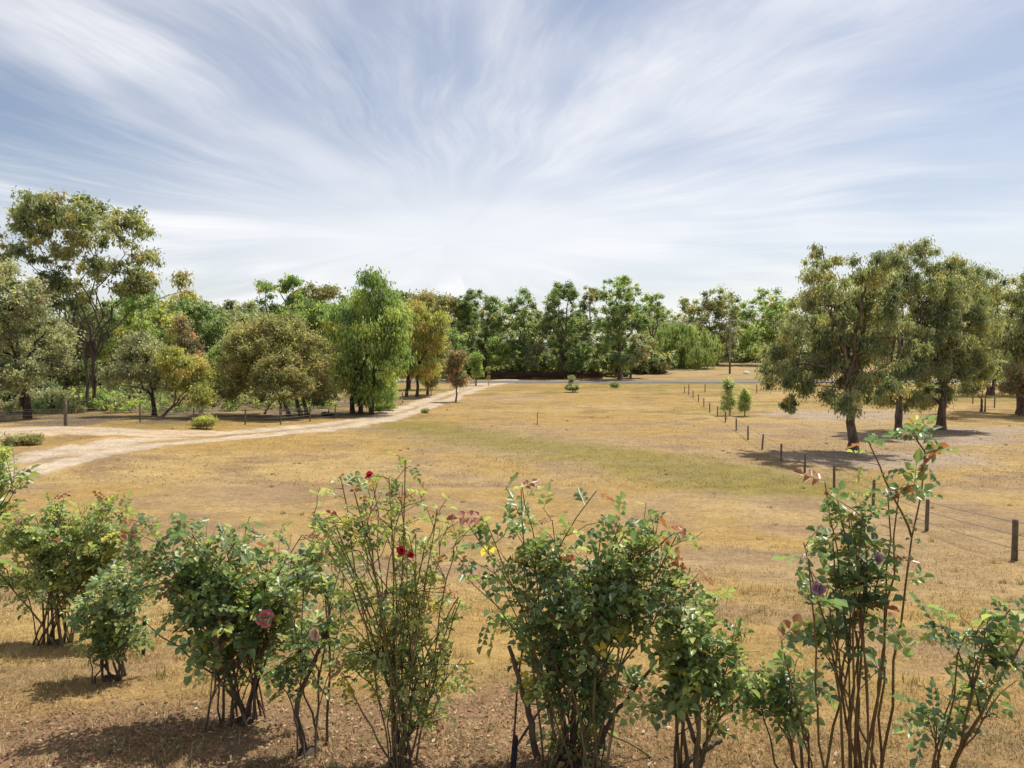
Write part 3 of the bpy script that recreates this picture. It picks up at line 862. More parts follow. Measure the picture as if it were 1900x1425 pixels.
tree('shrub', 'small dry weed clump at the driveway edge below the slender gum', 'shrub',
     [(789, 762, 9, 4)], 'grey', (789, 767), nclump=10, nleaf=50, L=0.22, W=0.05, clump=0.3, stems=2, trunk_r=0.02, seed=71, droop=-0.4, fork=0.2)
tree('shrub', 'brown dried shrub in the fork of the driveway at left', 'shrub',
     [(50, 818, 24, 7), (30, 824, 18, 7)], 'brown', (48, 826), nclump=30, nleaf=80, L=0.2, W=0.04, clump=0.35, stems=3, trunk_r=0.03, seed=72, droop=-0.2, fork=0.2)
tree('shrub', 'green undergrowth shrub at the foot of the dense green gum', 'shrub',
     [(715, 752, 20, 7), (700, 757, 15, 6)], 'fresh', (712, 762), nclump=26, nleaf=70, L=0.24, W=0.07, clump=0.45, stems=3, trunk_r=0.03, seed=73, droop=-0.2, fork=0.2)

# --- wood far behind, one unbroken mass
def woodland():
    rng = np.random.default_rng(5)
    cs = []; rs = []
    T = Tubes()
    for i in range(760):
        left = i % 2
        if left:
            y = rng.uniform(108, 190); x = -rng.uniform(0.10, 1.05) * y
            if x > -20 and y < 160: y += 50
        else:
            x = rng.uniform(-60, 300); y = rng.uniform(206, 270) if x > 24 else rng.uniform(160, 230)
        low = rng.random() < 0.42
        h = rng.uniform(12.5, 18) * (y / 215.0) ** 0.55 + 2 * (fbm(x / 25., y / 25., 3) - .5) * 5
        if low:
            h = rng.uniform(2.5, 6)
            if x > 24: y = rng.uniform(203, 214)
        z = float(hgt(x, y))
        k = rng.integers(10, 14)
        c = np.stack([x + rng.normal(0, 2.6, k), y + rng.normal(0, 2.2, k), z + h * rng.uniform(0.15, 0.97, k) ** 0.75], 1)
        cs.append(c); rs.append(rng.uniform(1.4, 2.6, k))
        T.add(curve_pts((x, y, z - .2), (x + rng.normal(0, .8), y, z + h * .8), 4, 0, .02, rng), np.linspace(.28, .1, 4), 5)
    for i in range(150):      # undergrowth below the road trees
        x = rng.uniform(-34, 34); y = rng.uniform(139, 150); z = float(hgt(x, y)); k = 7
        if x > 23 and y < 145: continue
        cs.append(np.stack([x + rng.normal(0, 1.2, k), y + rng.normal(0, 1.0, k), z + rng.uniform(0.3, 4.2, k)], 1)); rs.append(rng.uniform(0.8, 1.5, k))
    C = np.concatenate(cs); R = np.concatenate(rs)
    n = len(C)
    cols = np.where((rng.random(n) < .22)[:, None], pick_cols('dark', n, rng), pick_cols('gum', n, rng))
    V, Q, K = leaves(C, R, np.full(n, 46), 0.9, 0.52, 0.4, cols, rng)
    tv = np.concatenate(T.v); tq = np.concatenate(T.f)
    allv = np.concatenate([V, tv]); K = np.concatenate([K, np.tile([[0.10, 0.08, 0.065]], (len(tv), 1))])
    o = ob('distant_woodland', np_mesh('distant_woodland', allv, [Q, tq + len(V)], K, M_LEAF))
    tag(o, 'distant belt of grey-green gum woodland behind the road trees', 'woodland', kind='stuff')


woodland()


def added_scrub():
    """low scrub in patches, added beneath the left belt to darken sunlit ground"""
    rng = np.random.default_rng(15)
    cs = []; rs = []; ks = []
    for i in range(520):
        y = rng.uniform(57, 104); x = -rng.uniform(0.13, 0.80) * y
        if fbm(x / 7.0, y / 7.0, 77, 3) < 0.47: continue
        if (y < 64 and -27 < x < -20) or x > -0.25 * y: continue
        z = float(hgt(x, y)); k = 5; hh = rng.uniform(0.5, 2.0)
        cs.append(np.stack([x + rng.normal(0, .7, k), y + rng.normal(0, .6, k), z + hh * rng.uniform(0.15, 1, k)], 1)); rs.append(rng.uniform(0.35, 0.75, k))
        ks.append(pick_cols(['dark', 'grey', 'gum', 'brown', 'gum_green'][rng.integers(5)], k, rng))
    V, Q, K = leaves(np.concatenate(cs), np.concatenate(rs), np.full(sum(len(c) for c in cs), 60), 0.26, 0.12, 0.1, np.concatenate(ks), rng)
    tag(ob('added_scrub', np_mesh('added_scrub', V, Q, K, M_LEAF)), 'patchy low scrub added to darken the ground beneath the left tree belt', 'added_scrub', kind='stuff')


added_scrub()

# ------------------------------------------------------------------ fences, pole, small things in the paddock
def post_mesh(r, h, mat, rng, square=False):
    seg = 4 if square else 10
    ang = np.linspace(0, 2 * np.pi, seg, endpoint=False) + (np.pi / 4 if square else 0)
    zs = [(-0.3, 1.03), (0.02, 1.02), (h * 0.5, 0.98), (h - 0.03, 0.95), (h, 0.80)]
    V = []
    for z, k in zs:
        jr = r * k * (1 + (0 if square else 1) * rng.normal(0, 0.025, seg))
        V.append(np.stack([np.cos(ang) * jr, np.sin(ang) * jr, np.full(seg, z)], 1))
    V.append(np.array([[0, 0, h + 0.004]]))
    V = np.concatenate(V)
    F_ = []
    for i in range(len(zs) - 1):
        for j in range(seg):
            F_.append((i * seg + j, i * seg + (j + 1) % seg, (i + 1) * seg + (j + 1) % seg, (i + 1) * seg + j))
    t = (len(zs) - 1) * seg
    cap = [(t + j, t + (j + 1) % seg, len(V) - 1) for j in range(seg)]
    return np_mesh('post', V, [np.array(F_), np.array(cap)], None, mat, False)


def fence(name, label, posts, h, r, wires, mat, seed, tall={}, group=None):
    rng = np.random.default_rng(seed)
    P = [np.asarray(p) for p in posts]
    root = empty(name, P[0]); tag(root, label, 'fence', group)
    meshes = [post_mesh(r, h, mat, rng) for _ in range(3)]
    for i, p in enumerate(P):
        if i in tall:
            me = post_mesh(tall[i][1], tall[i][0], mat, rng)
        else:
            me = meshes[i % 3]
        o = ob('post', me, root, p - P[0])
        o.rotation_euler = (rng.normal(0, 0.025), rng.normal(0, 0.025), rng.uniform(0, 6.28))
    for wz in wires:
        T = Tubes()
        pts = []
        for a, b in zip(P[:-1], P[1:]):
            for t in (0, 0.5):
                q = a + (b - a) * t - P[0]; q[2] += wz - (0.02 if t else 0)
                pts.append(q)
        q = P[-1] - P[0]; q[2] += wz; pts.append(q)
        T.add(np.array(pts), 0.008, 4)
        ob('wire', T.mesh('wire', M_WIRE), root)
    return root


def along(pxs, extra=()):
    return [at(*p) for p in pxs]


rf = along([(1270, 729), (1278, 733), (1286, 738), (1296, 746), (1306, 755), (1317, 765), (1331, 773), (1346, 784), (1366, 799), (1388, 816), (1414, 834), (1449, 856), (1493, 877)])
last = rf[-1]; end = at(1882, 1040); mid = at(1620, 938)
m1_ = (last + mid) / 2; m1_[2] = hgt(m1_[0], m1_[1]); m2_ = (mid + end) / 2; m2_[2] = hgt(m2_[0], m2_[1])
step = end - mid
nx = end + step * 0.5; nx[2] = hgt(nx[0], nx[1])
rf += [m1_, mid, m2_, end, nx]
fence('wire_fence', 'post and wire fence running diagonally down the right paddock', rf, 0.9, 0.052, (0.25, 0.55, 0.82), M_POST, 3, tall={16: (0.88, 0.062)})
cf = along([(1308, 728), (1345, 728), (1404, 729), (1455, 730), (1512, 729), (1570, 731), (1640, 734), (1720, 739), (1805, 749), (1845, 757), (1925, 770)])
fence('wire_fence', 'post and wire fence beside the road behind the right gums', [rf[0] + np.array([0.6, 0, 0])] + cf, 1.15, 0.06, (0.4, 0.75, 1.05), M_POST, 4)
lf = along([(-140, 792), (-10, 791), (122, 790), (260, 783), (360, 787), (455, 788), (521, 788), (575, 782), (622, 777), (666, 768), (708, 758), (747, 748), (800, 733), (848, 720), (880, 712)])
fence('wire_fence', 'weathered post and wire fence under the left tree belt', lf, 1.2, 0.055, (0.25, 0.5, 0.75, 1.0, 1.14), M_POST, 5, tall={2: (1.8, 0.11), 3: (1.5, 0.055)})

# low stained paling fence over the road
def paling_fence():
    a = at_d(885, 700, 131.5); b = at_d(1118, 700, 131.0)
    n = 12
    X = np.linspace(a[0], b[0], n + 1); Y = np.linspace(a[1], b[1], n + 1)
    Z = hgt(X, Y)
    o = np.array([X[0], Y[0], Z[0]])
    root = empty('paling_fence', o)
    tag(root, 'low dark brown paling fence under the tall trees over the road', 'fence')
    rng = np.random.default_rng(8)
    pm = post_mesh(0.08, 1.4, M_BROWNFENCE, rng, True)
    for i in range(n + 1):
        ob('post', pm, root, np.array([X[i], Y[i] + 0.08, Z[i]]) - o)

    def box(V, Fq, c, s):
        k = len(V)
        for dx in (-1, 1):
            for dy in (-1, 1):
                for dz in (-1, 1):
                    V.append((c[0] + dx * s[0], c[1] + dy * s[1], c[2] + dz * s[2]))
        Fq += [(k, k + 1, k + 3, k + 2), (k + 4, k + 6, k + 7, k + 5), (k, k + 4, k + 5, k + 1), (k + 2, k + 3, k + 7, k + 6), (k, k + 2, k + 6, k + 4), (k + 1, k + 5, k + 7, k + 3)]
    for zz in (0.35, 1.1):
        V = []; Fq = []
        T = Tubes()
        T.add(np.stack([X - o[0], Y + 0.03 - o[1], Z - o[2] + zz], 1), 0.045, 4)
        ob('rail', T.mesh('rail', M_BROWNFENCE, False), root)
    V = []; Fq = []
    xs = np.arange(X[0], X[-1], 0.155)
    for x in xs:
        y = np.interp(x, X, Y); z = float(hgt(x, y)); h = 1.32 + rng.normal(0, 0.03)
        box(V, Fq, (x - o[0], y - 0.035 - o[1], z - o[2] + h / 2 + 0.03), (0.07, 0.011, h / 2))
    pl = ob('palings', np_mesh('palings', np.array(V), np.array(Fq), None, M_BROWNFENCE), root)
    pl['kind'] = 'stuff'


paling_fence()


def power_pole():
    b = at(1354, 694); d = b[1]
    sc = d / F
    H = 106 * sc
    root = empty('power_pole', b)
    tag(root, 'tall slim power pole rising behind the soft green bushes', 'power pole')
    T = Tubes(); T.add([(0, 0, -0.3), (0, 0, 1.8), (0, 0, H)], [0.19, 0.17, 0.11], 10)
    ob('pole', T.mesh('pole', M_POST_PALE), root)
    T = Tubes(); T.add([(0, 0, -0.2), (0, 0, 2.6)], [0.205, 0.19], 10)
    ob('base_sleeve', T.mesh('base_sleeve', wood_mat('rusty_sleeve', (0.10, 0.05, 0.03), (0.17, 0.10, 0.06), 8.0)), root)
    T = Tubes(); T.add([(-1.1, -0.15, H - 0.9), (1.1, -0.15, H - 0.9)], 0.06, 4)
    ob('crossarm', T.mesh('crossarm', M_POST_PALE, False), root)
    pale = plain_mat('porcelain', (0.6, 0.58, 0.52), 0.3)
    for x in (-0.95, 0.0, 0.95):
        T = Tubes(); T.add([(x, -0.15, H - 0.85), (x, -0.15, H - 0.75), (x, -0.15, H - 0.62)], [0.05, 0.075, 0.04], 8)
        ob('insulator', T.mesh('insulator', pale), root)
    T = Tubes(); T.add([(0.35, -0.1, H - 3.4), (0.35, -0.1, H - 3.3), (0.35, -0.1, H - 2.5), (0.35, -0.1, H - 2.4)], [0.1, 0.26, 0.26, 0.1], 12)
    ob('transformer', T.mesh('transformer', plain_mat('grey_enamel', (0.42, 0.43, 0.42), 0.5)), root)
    lab = {-0.95: 'leftmost overhead wire strung through the power pole', 0.0: 'middle overhead wire strung through the power pole', 0.95: 'rightmost overhead wire strung through the power pole'}
    for x in (-0.95, 0.0, 0.95):
        pts = []
        for t in np.linspace(-1, 1, 31):
            X = t * 130.0
            sag = 1.6 * (1 - (abs((X / 65.0) % 1.0 - 0.5) * 2) ** 2) if False else 1.5 * math.sin(math.pi * (abs(X) % 65.0) / 65.0)
            pts.append((b[0] + x * 0.2 + X, b[1] - 0.15 + x + 0.03 * X, b[2] + H - 0.62 - sag))
        T = Tubes(); T.add(np.array(pts), 0.017, 4)
        w = ob('overhead_wire', T.mesh('overhead_wire', M_CABLE))
        tag(w, lab[x], 'power line', 'overhead wires on the power pole')


power_pole()


def rock(name, label, px, w, h, col, seed):
    rng = np.random.default_rng(seed)
    b = at(*px)
    n, m = 14, 8
    th = np.linspace(0, 2 * np.pi, n, endpoint=False); ph = np.linspace(0.02, np.pi * 0.62, m)
    T_, P_ = np.meshgrid(th, ph)
    rr_ = 1 + 0.35 * (fbm(T_ * 1.3 + 3, P_ * 1.7, seed, 3) - .5) + rng.normal(0, 0.03, T_.shape)
    V = np.stack([np.cos(T_) * np.sin(P_) * rr_ * w, np.sin(T_) * np.sin(P_) * rr_ * w * 0.8, np.cos(P_) * rr_ * h], -1).reshape(-1, 3)
    i = np.arange(m - 1)[:, None] * n; j = np.arange(n)[None, :]; j2 = (j + 1) % n
    Q = np.stack([i + j, i + n + j, i + n + j2, i + j2], -1).reshape(-1, 4)
    o = ob(name, np_mesh(name, V, Q, None, plain_mat(name + '_stone', col, 0.9)), None, b)
    return tag(o, label, 'rock')


rock('boulder', 'pale boulder in the far paddock right of the power pole', (1385, 694), 0.7, 0.65, (0.62, 0.60, 0.55), 3)
rock('boulder', 'dull brown boulder farther back beside the right gum foliage', (1413, 690), 0.9, 0.5, (0.2, 0.16, 0.12), 4)


def log(label, p0, p1, r, seed):
    rng = np.random.default_rng(seed)
    a = at(*p0); b = at(*p1)
    a[2] += r * 0.9; b[2] += r * 0.9
    T = Tubes()
    pts = curve_pts(a, b, 7, 0, 0.02, rng)
    T.add(pts - a, r * np.array([0.75, 1.0, 0.95, 1.0, 0.9, 0.85, 0.6]), 9)
    m = pts[3] - a
    T.add([m, m + np.array([0.1, -0.1, r * 2.2])], [r * .4, r * .25], 6)
    return tag(ob('log', T.mesh('log', M_BARK_DARK), None, a), label, 'log')


log('short dark log lying beside the dry shrub over the road', (1176, 692), (1192, 691), 0.22, 2)
log('fallen grey log lying behind the left fence under the dome tree', (598, 772), (622, 773), 0.2, 3)


def stick():
    b = at(997, 788)
    root = ob('sapling_stake', None) if False else None
    rng = np.random.default_rng(4)
    T = Tubes()
    hgt_ = 24 / F * b[1]
    T.add(curve_pts((0, 0, -0.1), (0.03, 0, hgt_), 6, 0, 0.01, rng), np.linspace(0.035, 0.012, 6), 6)
    for k in range(5):
        z = hgt_ * rng.uniform(0.25, 0.85)
        e = np.array([rng.normal(0, .12), rng.normal(0, .12), z + rng.uniform(.1, .25)])
        T.add(curve_pts((0.01, 0, z), e, 4, 0, 0.02, rng), np.linspace(0.012, 0.005, 4), 4)
    T.add(curve_pts((0, 0, 0.02), (-0.35, 0.1, 0.05), 4, -.1, 0.02, rng), np.linspace(0.02, 0.01, 4), 4)
    tag(ob('sapling', T.mesh('sapling', M_BARK_DARK), None, b), 'bare thin dead sapling standing alone mid paddock', 'sapling')


stick()

# ------------------------------------------------------------------ roses
LEAFCOL = {
    'dark': [(0.055, 0.092, 0.048), (0.07, 0.11, 0.058), (0.05, 0.08, 0.045)],
    'mid': [(0.10, 0.14, 0.055), (0.115, 0.155, 0.06), (0.09, 0.125, 0.05)],
    'light': [(0.165, 0.195, 0.07), (0.19, 0.21, 0.075), (0.145, 0.175, 0.065)],
    'yellow': [(0.30, 0.25, 0.035), (0.26, 0.23, 0.05)],
    'red': [(0.13, 0.038, 0.026), (0.15, 0.06, 0.03)],
    'brown': [(0.19, 0.11, 0.05), (0.14, 0.08, 0.04)],
}


def leaf_geo(rng, pairs, col, s=1.0):
    """a pinnate rose leaf: leaf stalk along +Y, toothless oval leaflets folded along the midrib"""
    V = []; Fc = []; K = []

    def leaflet(o, ang, ln, wd):
        k = len(V)
        c, s_ = math.cos(ang), math.sin(ang)
        fold = rng.uniform(0.15, 0.5) * wd
        curl = rng.uniform(0.05, 0.35) * ln
        prof = [(0, 0, 0), (-0.5, 0.42, 1), (-0.34, 0.76, 1), (0, 1, 0), (0.34, 0.76, 1), (0.5, 0.42, 1)]
        cc = np.array(col) * rng.uniform(0.85, 1.15)
        for x, y, e in prof:
            xx = x * wd; yy = y * ln
            V.append((o[0] + c * xx + s_ * yy, o[1] - s_ * xx + c * yy, o[2] + e * fold - curl * y * y))
            K.append(cc)
        Fc.append((k, k + 1, k + 2, k + 3)); Fc.append((k, k + 3, k + 4, k + 5))
    ln = 0.046
    step = 0.030
    for p in range(pairs):
        y = 0.022 + p * step
        for sgn in (-1, 1):
            leaflet((0.003 * sgn, y, -0.004 * p), sgn * rng.uniform(0.95, 1.3), ln * rng.uniform(0.75, 0.95), 0.031 * rng.uniform(0.85, 1.1))
    yt = 0.022 + pairs * step - 0.008
    leaflet((0, yt, -0.006 * pairs), rng.uniform(-0.15, 0.15), ln * rng.uniform(1.0, 1.25), 0.036 * rng.uniform(0.9, 1.1))
    k = len(V)
    V += [(-0.0016, 0, 0), (0.0016, 0, 0), (0.0012, yt + 0.004, -0.005 * pairs), (-0.0012, yt + 0.004, -0.005 * pairs)]
    K += [np.array((0.12, 0.10, 0.04))] * 4
    Fc.append((k, k + 1, k + 2, k + 3))
    return np.array(V) * s, np.array(Fc), np.array(K)


_lr = np.random.default_rng(77)
LEAFGEO = {}; LEAFMESH = {}
for kname, cols in LEAFCOL.items():
    LEAFGEO[kname] = []; LEAFMESH[kname] = []
    for c in cols:
        for pairs in (2, 2, 3, 1):
            gdat = leaf_geo(_lr, pairs, c)
            LEAFGEO[kname].append(gdat)
            LEAFMESH[kname].append(np_mesh('rose_leaf', gdat[0], gdat[1], gdat[2], M_ROSE, False))


def frame(dirv, upv):
    y = dirv / (np.linalg.norm(dirv) + 1e-9)
    x = np.cross(y, upv); x /= np.linalg.norm(x) + 1e-9
    z = np.cross(x, y)
    return np.stack([x, y, z], 1)


PETALC = {'pink': ((0.90, 0.10, 0.28), (0.92, 0.42, 0.54)), 'pale': ((0.75, 0.50, 0.45), (0.78, 0.62, 0.56)), 'red': ((0.45, 0.02, 0.04), (0.55, 0.05, 0.08)), 'mauve': ((0.36, 0.20, 0.33), (0.50, 0.36, 0.46))}


def petal_mesh(w, l, cup, c0, c1):
    us = np.linspace(-1, 1, 5); vs_ = np.linspace(0, 1, 5)
    V = []; K = []
    for vv in vs_:
        wd = w * (0.25 + 0.95 * math.sin(math.pi * (0.08 + 0.62 * vv)))
        for uu in us:
            roll = -0.35 * l * max(0, vv - 0.7) ** 1.2
            V.append((uu * wd * 0.5, vv * l - 0.05 * l * abs(uu) * vv, cup * (1 - uu * uu) * l * (-1) * math.sin(math.pi * vv * 0.75) + cup * 0.25 * l + roll))
            K.append(np.array(c0) + (np.array(c1) - np.array(c0)) * vv ** 2)
    F_ = [(i * 5 + j, i * 5 + j + 1, i * 5 + j + 6, i * 5 + j + 5) for i in range(4) for j in range(4)]
    return np_mesh('petal', np.array(V), np.array(F_), np.array(K), M_PETAL, True)


def bloom(root, pos, kind, r, facing, seed, label=None):
    rng = np.random.default_rng(seed)
    c0, c1 = PETALC[kind]
    f = np.asarray(facing, float); f /= np.linalg.norm(f)
    R = frame(f, np.array([0.1, 0.2, 1.0]))        # local +Y is the bloom axis
    T = Tubes()
    T.add(np.array([-f * r * 0.9, -f * r * 0.45, -f * r * 0.2, f * 0.0]), [0.003, r * 0.16, r * 0.2, r * 0.12], 8)
    o = ob('bloom', T.mesh('bloom', M_CANE), root, pos)
    if label: o['label'] = label
    for ring, (n, op, sc_) in enumerate(((4, 0.22, 0.75), (5, 0.55, 0.9), (6, 0.95, 1.0), (6, 1.35, 1.08))):
        me = petal_mesh(r * 1.05 * sc_, r * 1.0 * sc_, 0.22, c0, c1)
        for k in range(n):
            a = 2 * math.pi * (k + 0.5 * ring) / n + rng.normal(0, 0.12)
            rad = R[:, 0] * math.cos(a) + R[:, 2] * math.sin(a)
            if ring == 3 and rng.random() < 0.3: continue
            opn = op + rng.normal(0, 0.22)
            dirv = f * math.cos(opn) + rad * math.sin(opn)
            upv = f * math.sin(opn) - rad * math.cos(opn)
            M = frame(dirv, upv)
            p = ob('petal', me, o, -f * r * 0.2 + rad * r * 0.06)
            p.rotation_euler = Matrix(M.tolist()).to_euler()
            p.scale = (rng.uniform(0.75, 1.15), rng.uniform(0.8, 1.2), rng.uniform(0.6, 1.6))
    return o


def rose(label, base_px, ells, ncane, ntwig, kinds, cane_mat, seed, reach=0.8, old=(), blooms=(), singles=230, tip=None, leafgap=0.055,
         crooked=(), forked=0.38, stretch=1.0, more=1.0, thick=0.008, spread=0.09, size=1.0, straight=(), low=0.35, dens=1.0):
    """ells: leafy lobes in photo pixels; straight: bare long canes (tip pixel) ; old: thick crooked stems"""
    rng = np.random.default_rng(seed)
    b = at(*base_px); d = b[1]
    root = empty('rose_bush', b); tag(root, label, 'rose bush', 'rose bushes in the garden bed')
    E = []
    mx = sum(e[0] for e in ells) / len(ells); ncane = int(ncane * more)
    for (cx, cy, rx, ry) in ells:
        c = at_d(mx + (cx - mx) * stretch, cy, d) - b
        E.append((c, np.array([1.25 * rx / F * d, max(rx, 60) / F * d * reach, 1.05 * ry / F * d])))
    vol = np.array([np.prod(e[1]) ** 0.7 for e in E]); vol = vol / vol.sum() * 0.5 + 0.5 / len(vol)
    kn = [k for k, w in kinds]; kw = np.array([w for k, w in kinds], float); kw /= kw.sum()
    items = []      # (pos, dir, up, kind, scale)

    def inside(p, k=1.15):
        for c, r in E:
            if (((p - c) / r) ** 2).sum() < k * k:
                return True
        return False

    def put_leaf(p, ax, kind=None):
        o_ = rng.normal(size=3); o_ -= ax * (o_ @ ax); o_ /= np.linalg.norm(o_) + 1e-9
        dirv = o_ * 0.9 + ax * 0.35 + np.array([0, 0, rng.uniform(-0.35, 0.25)])
        upv = np.array([rng.normal(0, .45), rng.normal(0, .45), 1.0])
        items.append((p + o_ * 0.004, dirv, upv, kind or kn[rng.choice(len(kn), p=kw)], size * rng.choice([0.55, 0.8, 1.0, 1.15, 1.4]) * rng.uniform(0.85, 1.1)))

    def bez(p0, pc, p1, n):
        t = np.linspace(0, 1, n)[:, None]
        return (1 - t) ** 2 * p0 + 2 * t * (1 - t) * pc + t ** 2 * p1

    nodes_all = []; ground_canes = []
    ntwig = max(3, int(ntwig * 0.78))
    for k in range(ncane):
        c, r = E[rng.choice(len(E), p=vol)]
        dd = rng.normal(size=3); dd[0] *= 1.6; dd /= np.linalg.norm(dd); dd[2] = abs(dd[2]) * 0.6 + 0.4 * dd[2]
        tp = c + dd * r * rng.uniform(0.5, 1.0)
        p0 = np.array([rng.normal(0, spread), rng.normal(0, spread), -0.02])
        if k > ncane * forked:       # fork off an earlier cane
            src = ground_canes[rng.integers(len(ground_canes))]
            p0 = src[rng.integers(2, 6)]
        pc = p0 + (tp - p0) * np.array([0.35, 0.35, 0.6]) + rng.normal(0, 0.05, 3)
        n = 9
        pts = bez(p0, pc, tp, n); pts[1:-1] += rng.normal(0, 0.008, (n - 2, 3))
        if k <= ncane * forked: ground_canes.append(pts)
        T = Tubes()
        r0 = thick * rng.uniform(0.75, 1.4) * (1.0 if k <= ncane * forked else 0.62)
        T.add(pts, np.linspace(r0, 0.0028, n), 6)
        nodes_all += list(pts[5:])
        for w in range(ntwig):
            s = rng.uniform(low, 1.0)
            i = min(n - 2, int(s * (n - 1))); fr = s * (n - 1) - i
            q = pts[i] + (pts[i + 1] - pts[i]) * fr
            ax = pts[i + 1] - pts[i]; ax /= np.linalg.norm(ax)
            o_ = rng.normal(size=3); o_ -= ax * (o_ @ ax); o_ /= np.linalg.norm(o_)
            dv_ = o_ * rng.uniform(0.5, 1.1) + ax * rng.uniform(0.3, 0.9) + np.array([0, 0, 0.25]); dv_ /= np.linalg.norm(dv_)
            ln = rng.uniform(0.10, 0.32)
            e = q + dv_ * ln
            if not inside(e):
                if rng.random() < 0.75: continue
                e = q + dv_ * ln * 0.6
            tw = curve_pts(q, e, 4, 0, 0.04, rng)
            T.add(tw, np.linspace(0.003, 0.0016, 4), 4)
            m = max(2, int(ln / leafgap * dens))
            m = max(2, int(m * 0.85))
            for z in range(m):
                t = (z + rng.uniform(0.3, 1.0)) / m
                put_leaf(q + (e - q) * min(t, 1), dv_)
        for s in np.linspace(0.45, 1.0, int(9 * dens)):
            i = min(n - 2, int(s * (n - 1))); fr = s * (n - 1) - i
            q = pts[i] + (pts[i + 1] - pts[i]) * fr
            if inside(q, 1.05) and rng.random() < 0.8:
                ax = pts[i + 1] - pts[i]; ax /= np.linalg.norm(ax)
                put_leaf(q, ax, tip if (tip and s > 0.97 and rng.random() < 0.6) else None)
        ob('cane', T.mesh('cane', cane_mat if rng.random() < 0.7 else M_CANE_OLD), root)
    for spec in straight:     # long canes reaching a given tip pixel, leaves only near the tip
        (tx, ty), (bx, by), rad, nl = spec
        p0 = (at_d(bx, by, d) - b); p0[1] += rng.normal(0, 0.05)
        dep = rng.normal(0, 0.12)
        if by > base_px[1] - 90:
            p0[2] = -0.02
        else:                  # side shoot: grows out of the nearest cane already there
            na = np.array(nodes_all)
            p0 = na[int(np.argmin(np.hypot(na[:, 0] - p0[0], na[:, 2] - p0[2])))].copy()
            dep = p0[1]
        e = at_d(tx, ty, d + dep) - b
        pts = curve_pts(p0, e, 9, 0, 0.006, rng)
        T = Tubes(); T.add(pts, np.linspace(rad, 0.0035, 9), 7)
        for z in range(nl):
            s = 1 - rng.random() ** 2 * 0.45
            i = min(7, int(s * 8)); q = pts[i] + (pts[i + 1] - pts[i]) * (s * 8 - i)
            ax = pts[-1] - pts[-3]; ax /= np.linalg.norm(ax)
            if rng.random() < 0.55:
                o_ = rng.normal(size=3); o_[2] = abs(o_[2]) * .5; o_ /= np.linalg.norm(o_)
                q2 = q + o_ * rng.uniform(0.03, 0.09)
                T.add(np.array([q, (q + q2) / 2 + [0, 0, .004], q2]), [0.0026, 0.002, 0.0014], 4)
                put_leaf(q2, o_)
            else:
                put_leaf(q, ax)
        for z in range(3):
            ax = pts[-1] - pts[-2]; ax /= np.linalg.norm(ax)
            put_leaf(pts[-1] - ax * 0.012 * z, ax, tip if (tip and z == 0) else None)
        for z in range(6):    # little bud spurs and thorns up the cane
            s = rng.uniform(0.3, 0.95); i = min(7, int(s * 8)); q = pts[i] + (pts[i + 1] - pts[i]) * (s * 8 - i)
            o_ = rng.normal(size=3); o_[2] = abs(o_[2]); o_ /= np.linalg.norm(o_)
            T.add(np.array([q, q + o_ * 0.014, q + o_ * 0.022]), [0.0028, 0.0016, 0.0004], 4)
        ob('cane', T.mesh('cane', cane_mat), root)
        nodes_all += list(pts[3:])
    for path in crooked:      # thick old stems following pixel paths (x, y, radius)
        pts = np.array([at_d(x, y, d + rng.normal(0, 0.02)) - b for x, y, r_ in path])
        pts, _ = resample(pts, 14)
        T = Tubes(); T.add(pts + rng.normal(0, 0.004, pts.shape), np.interp(np.linspace(0, 1, 14), np.linspace(0, 1, len(path)), [p[2] for p in path]), 8)
        ob('old_cane', T.mesh('old_cane', M_CANE_OLD), root)
        nodes_all += list(pts[9:])
    th = np.linspace(0, 2 * np.pi, 10, endpoint=False)
    rk = np.array([[math.cos(a) * w_ * (0.03 + 0.35 * spread) * rng.uniform(0.75, 1.3) for a in th] for w_ in (1.15, 1.1, 0.85, 0.35)])
    ry_ = np.array([[math.sin(a) * w_ * (0.03 + 0.35 * spread) * rng.uniform(0.75, 1.3) for a in th] for w_ in (1.15, 1.1, 0.85, 0.35)])
    rz_ = np.array([[z_ + rng.uniform(-0.008, 0.012) for a in th] for z_ in (-0.04, 0.004, 0.022, 0.034)])
    vk = np.stack([rk, ry_, rz_], -1).reshape(-1, 3)
    fk = np.array([(i * 10 + j, i * 10 + (j + 1) % 10, i * 10 + 10 + (j + 1) % 10, i * 10 + 10 + j) for i in range(3) for j in range(10)])
    ob('rootstock', np_mesh('rootstock', vk, [fk, np.arange(30, 40)[None, :]], None, M_BARK_DARK, False), root)
    # leaves nearest the viewer become parts one by one, the rest one joined mass
    order = sorted(range(len(items)), key=lambda i: items[i][0][1] + rng.normal(0, 0.05))
    rest = []
    for rank, i in enumerate(order):
        p, dirv, upv, kind, sc_ = items[i]
        M = frame(dirv, upv)
        vi = rng.integers(len(LEAFMESH[kind]))
        if rank < singles:
            o = ob('leaf', LEAFMESH[kind][vi], root, p)
            o.rotation_euler = Matrix(M.tolist()).to_euler()
            o.scale = (sc_, sc_, sc_)
        else:
            gv, gf, gk = LEAFGEO[kind][vi]
            rest.append(((gv * sc_) @ M.T + p, gf, gk))
    if rest:
        n = 0; vv = []; ff = []; kk = []
        for gv, gf, gk in rest:
            vv.append(gv); ff.append(gf + n); kk.append(gk); n += len(gv)
        o = ob('foliage', np_mesh('foliage', np.concatenate(vv), np.concatenate(ff), np.concatenate(kk), M_ROSE), root)
        o['kind'] = 'stuff'
    nodes_all = np.array(nodes_all)
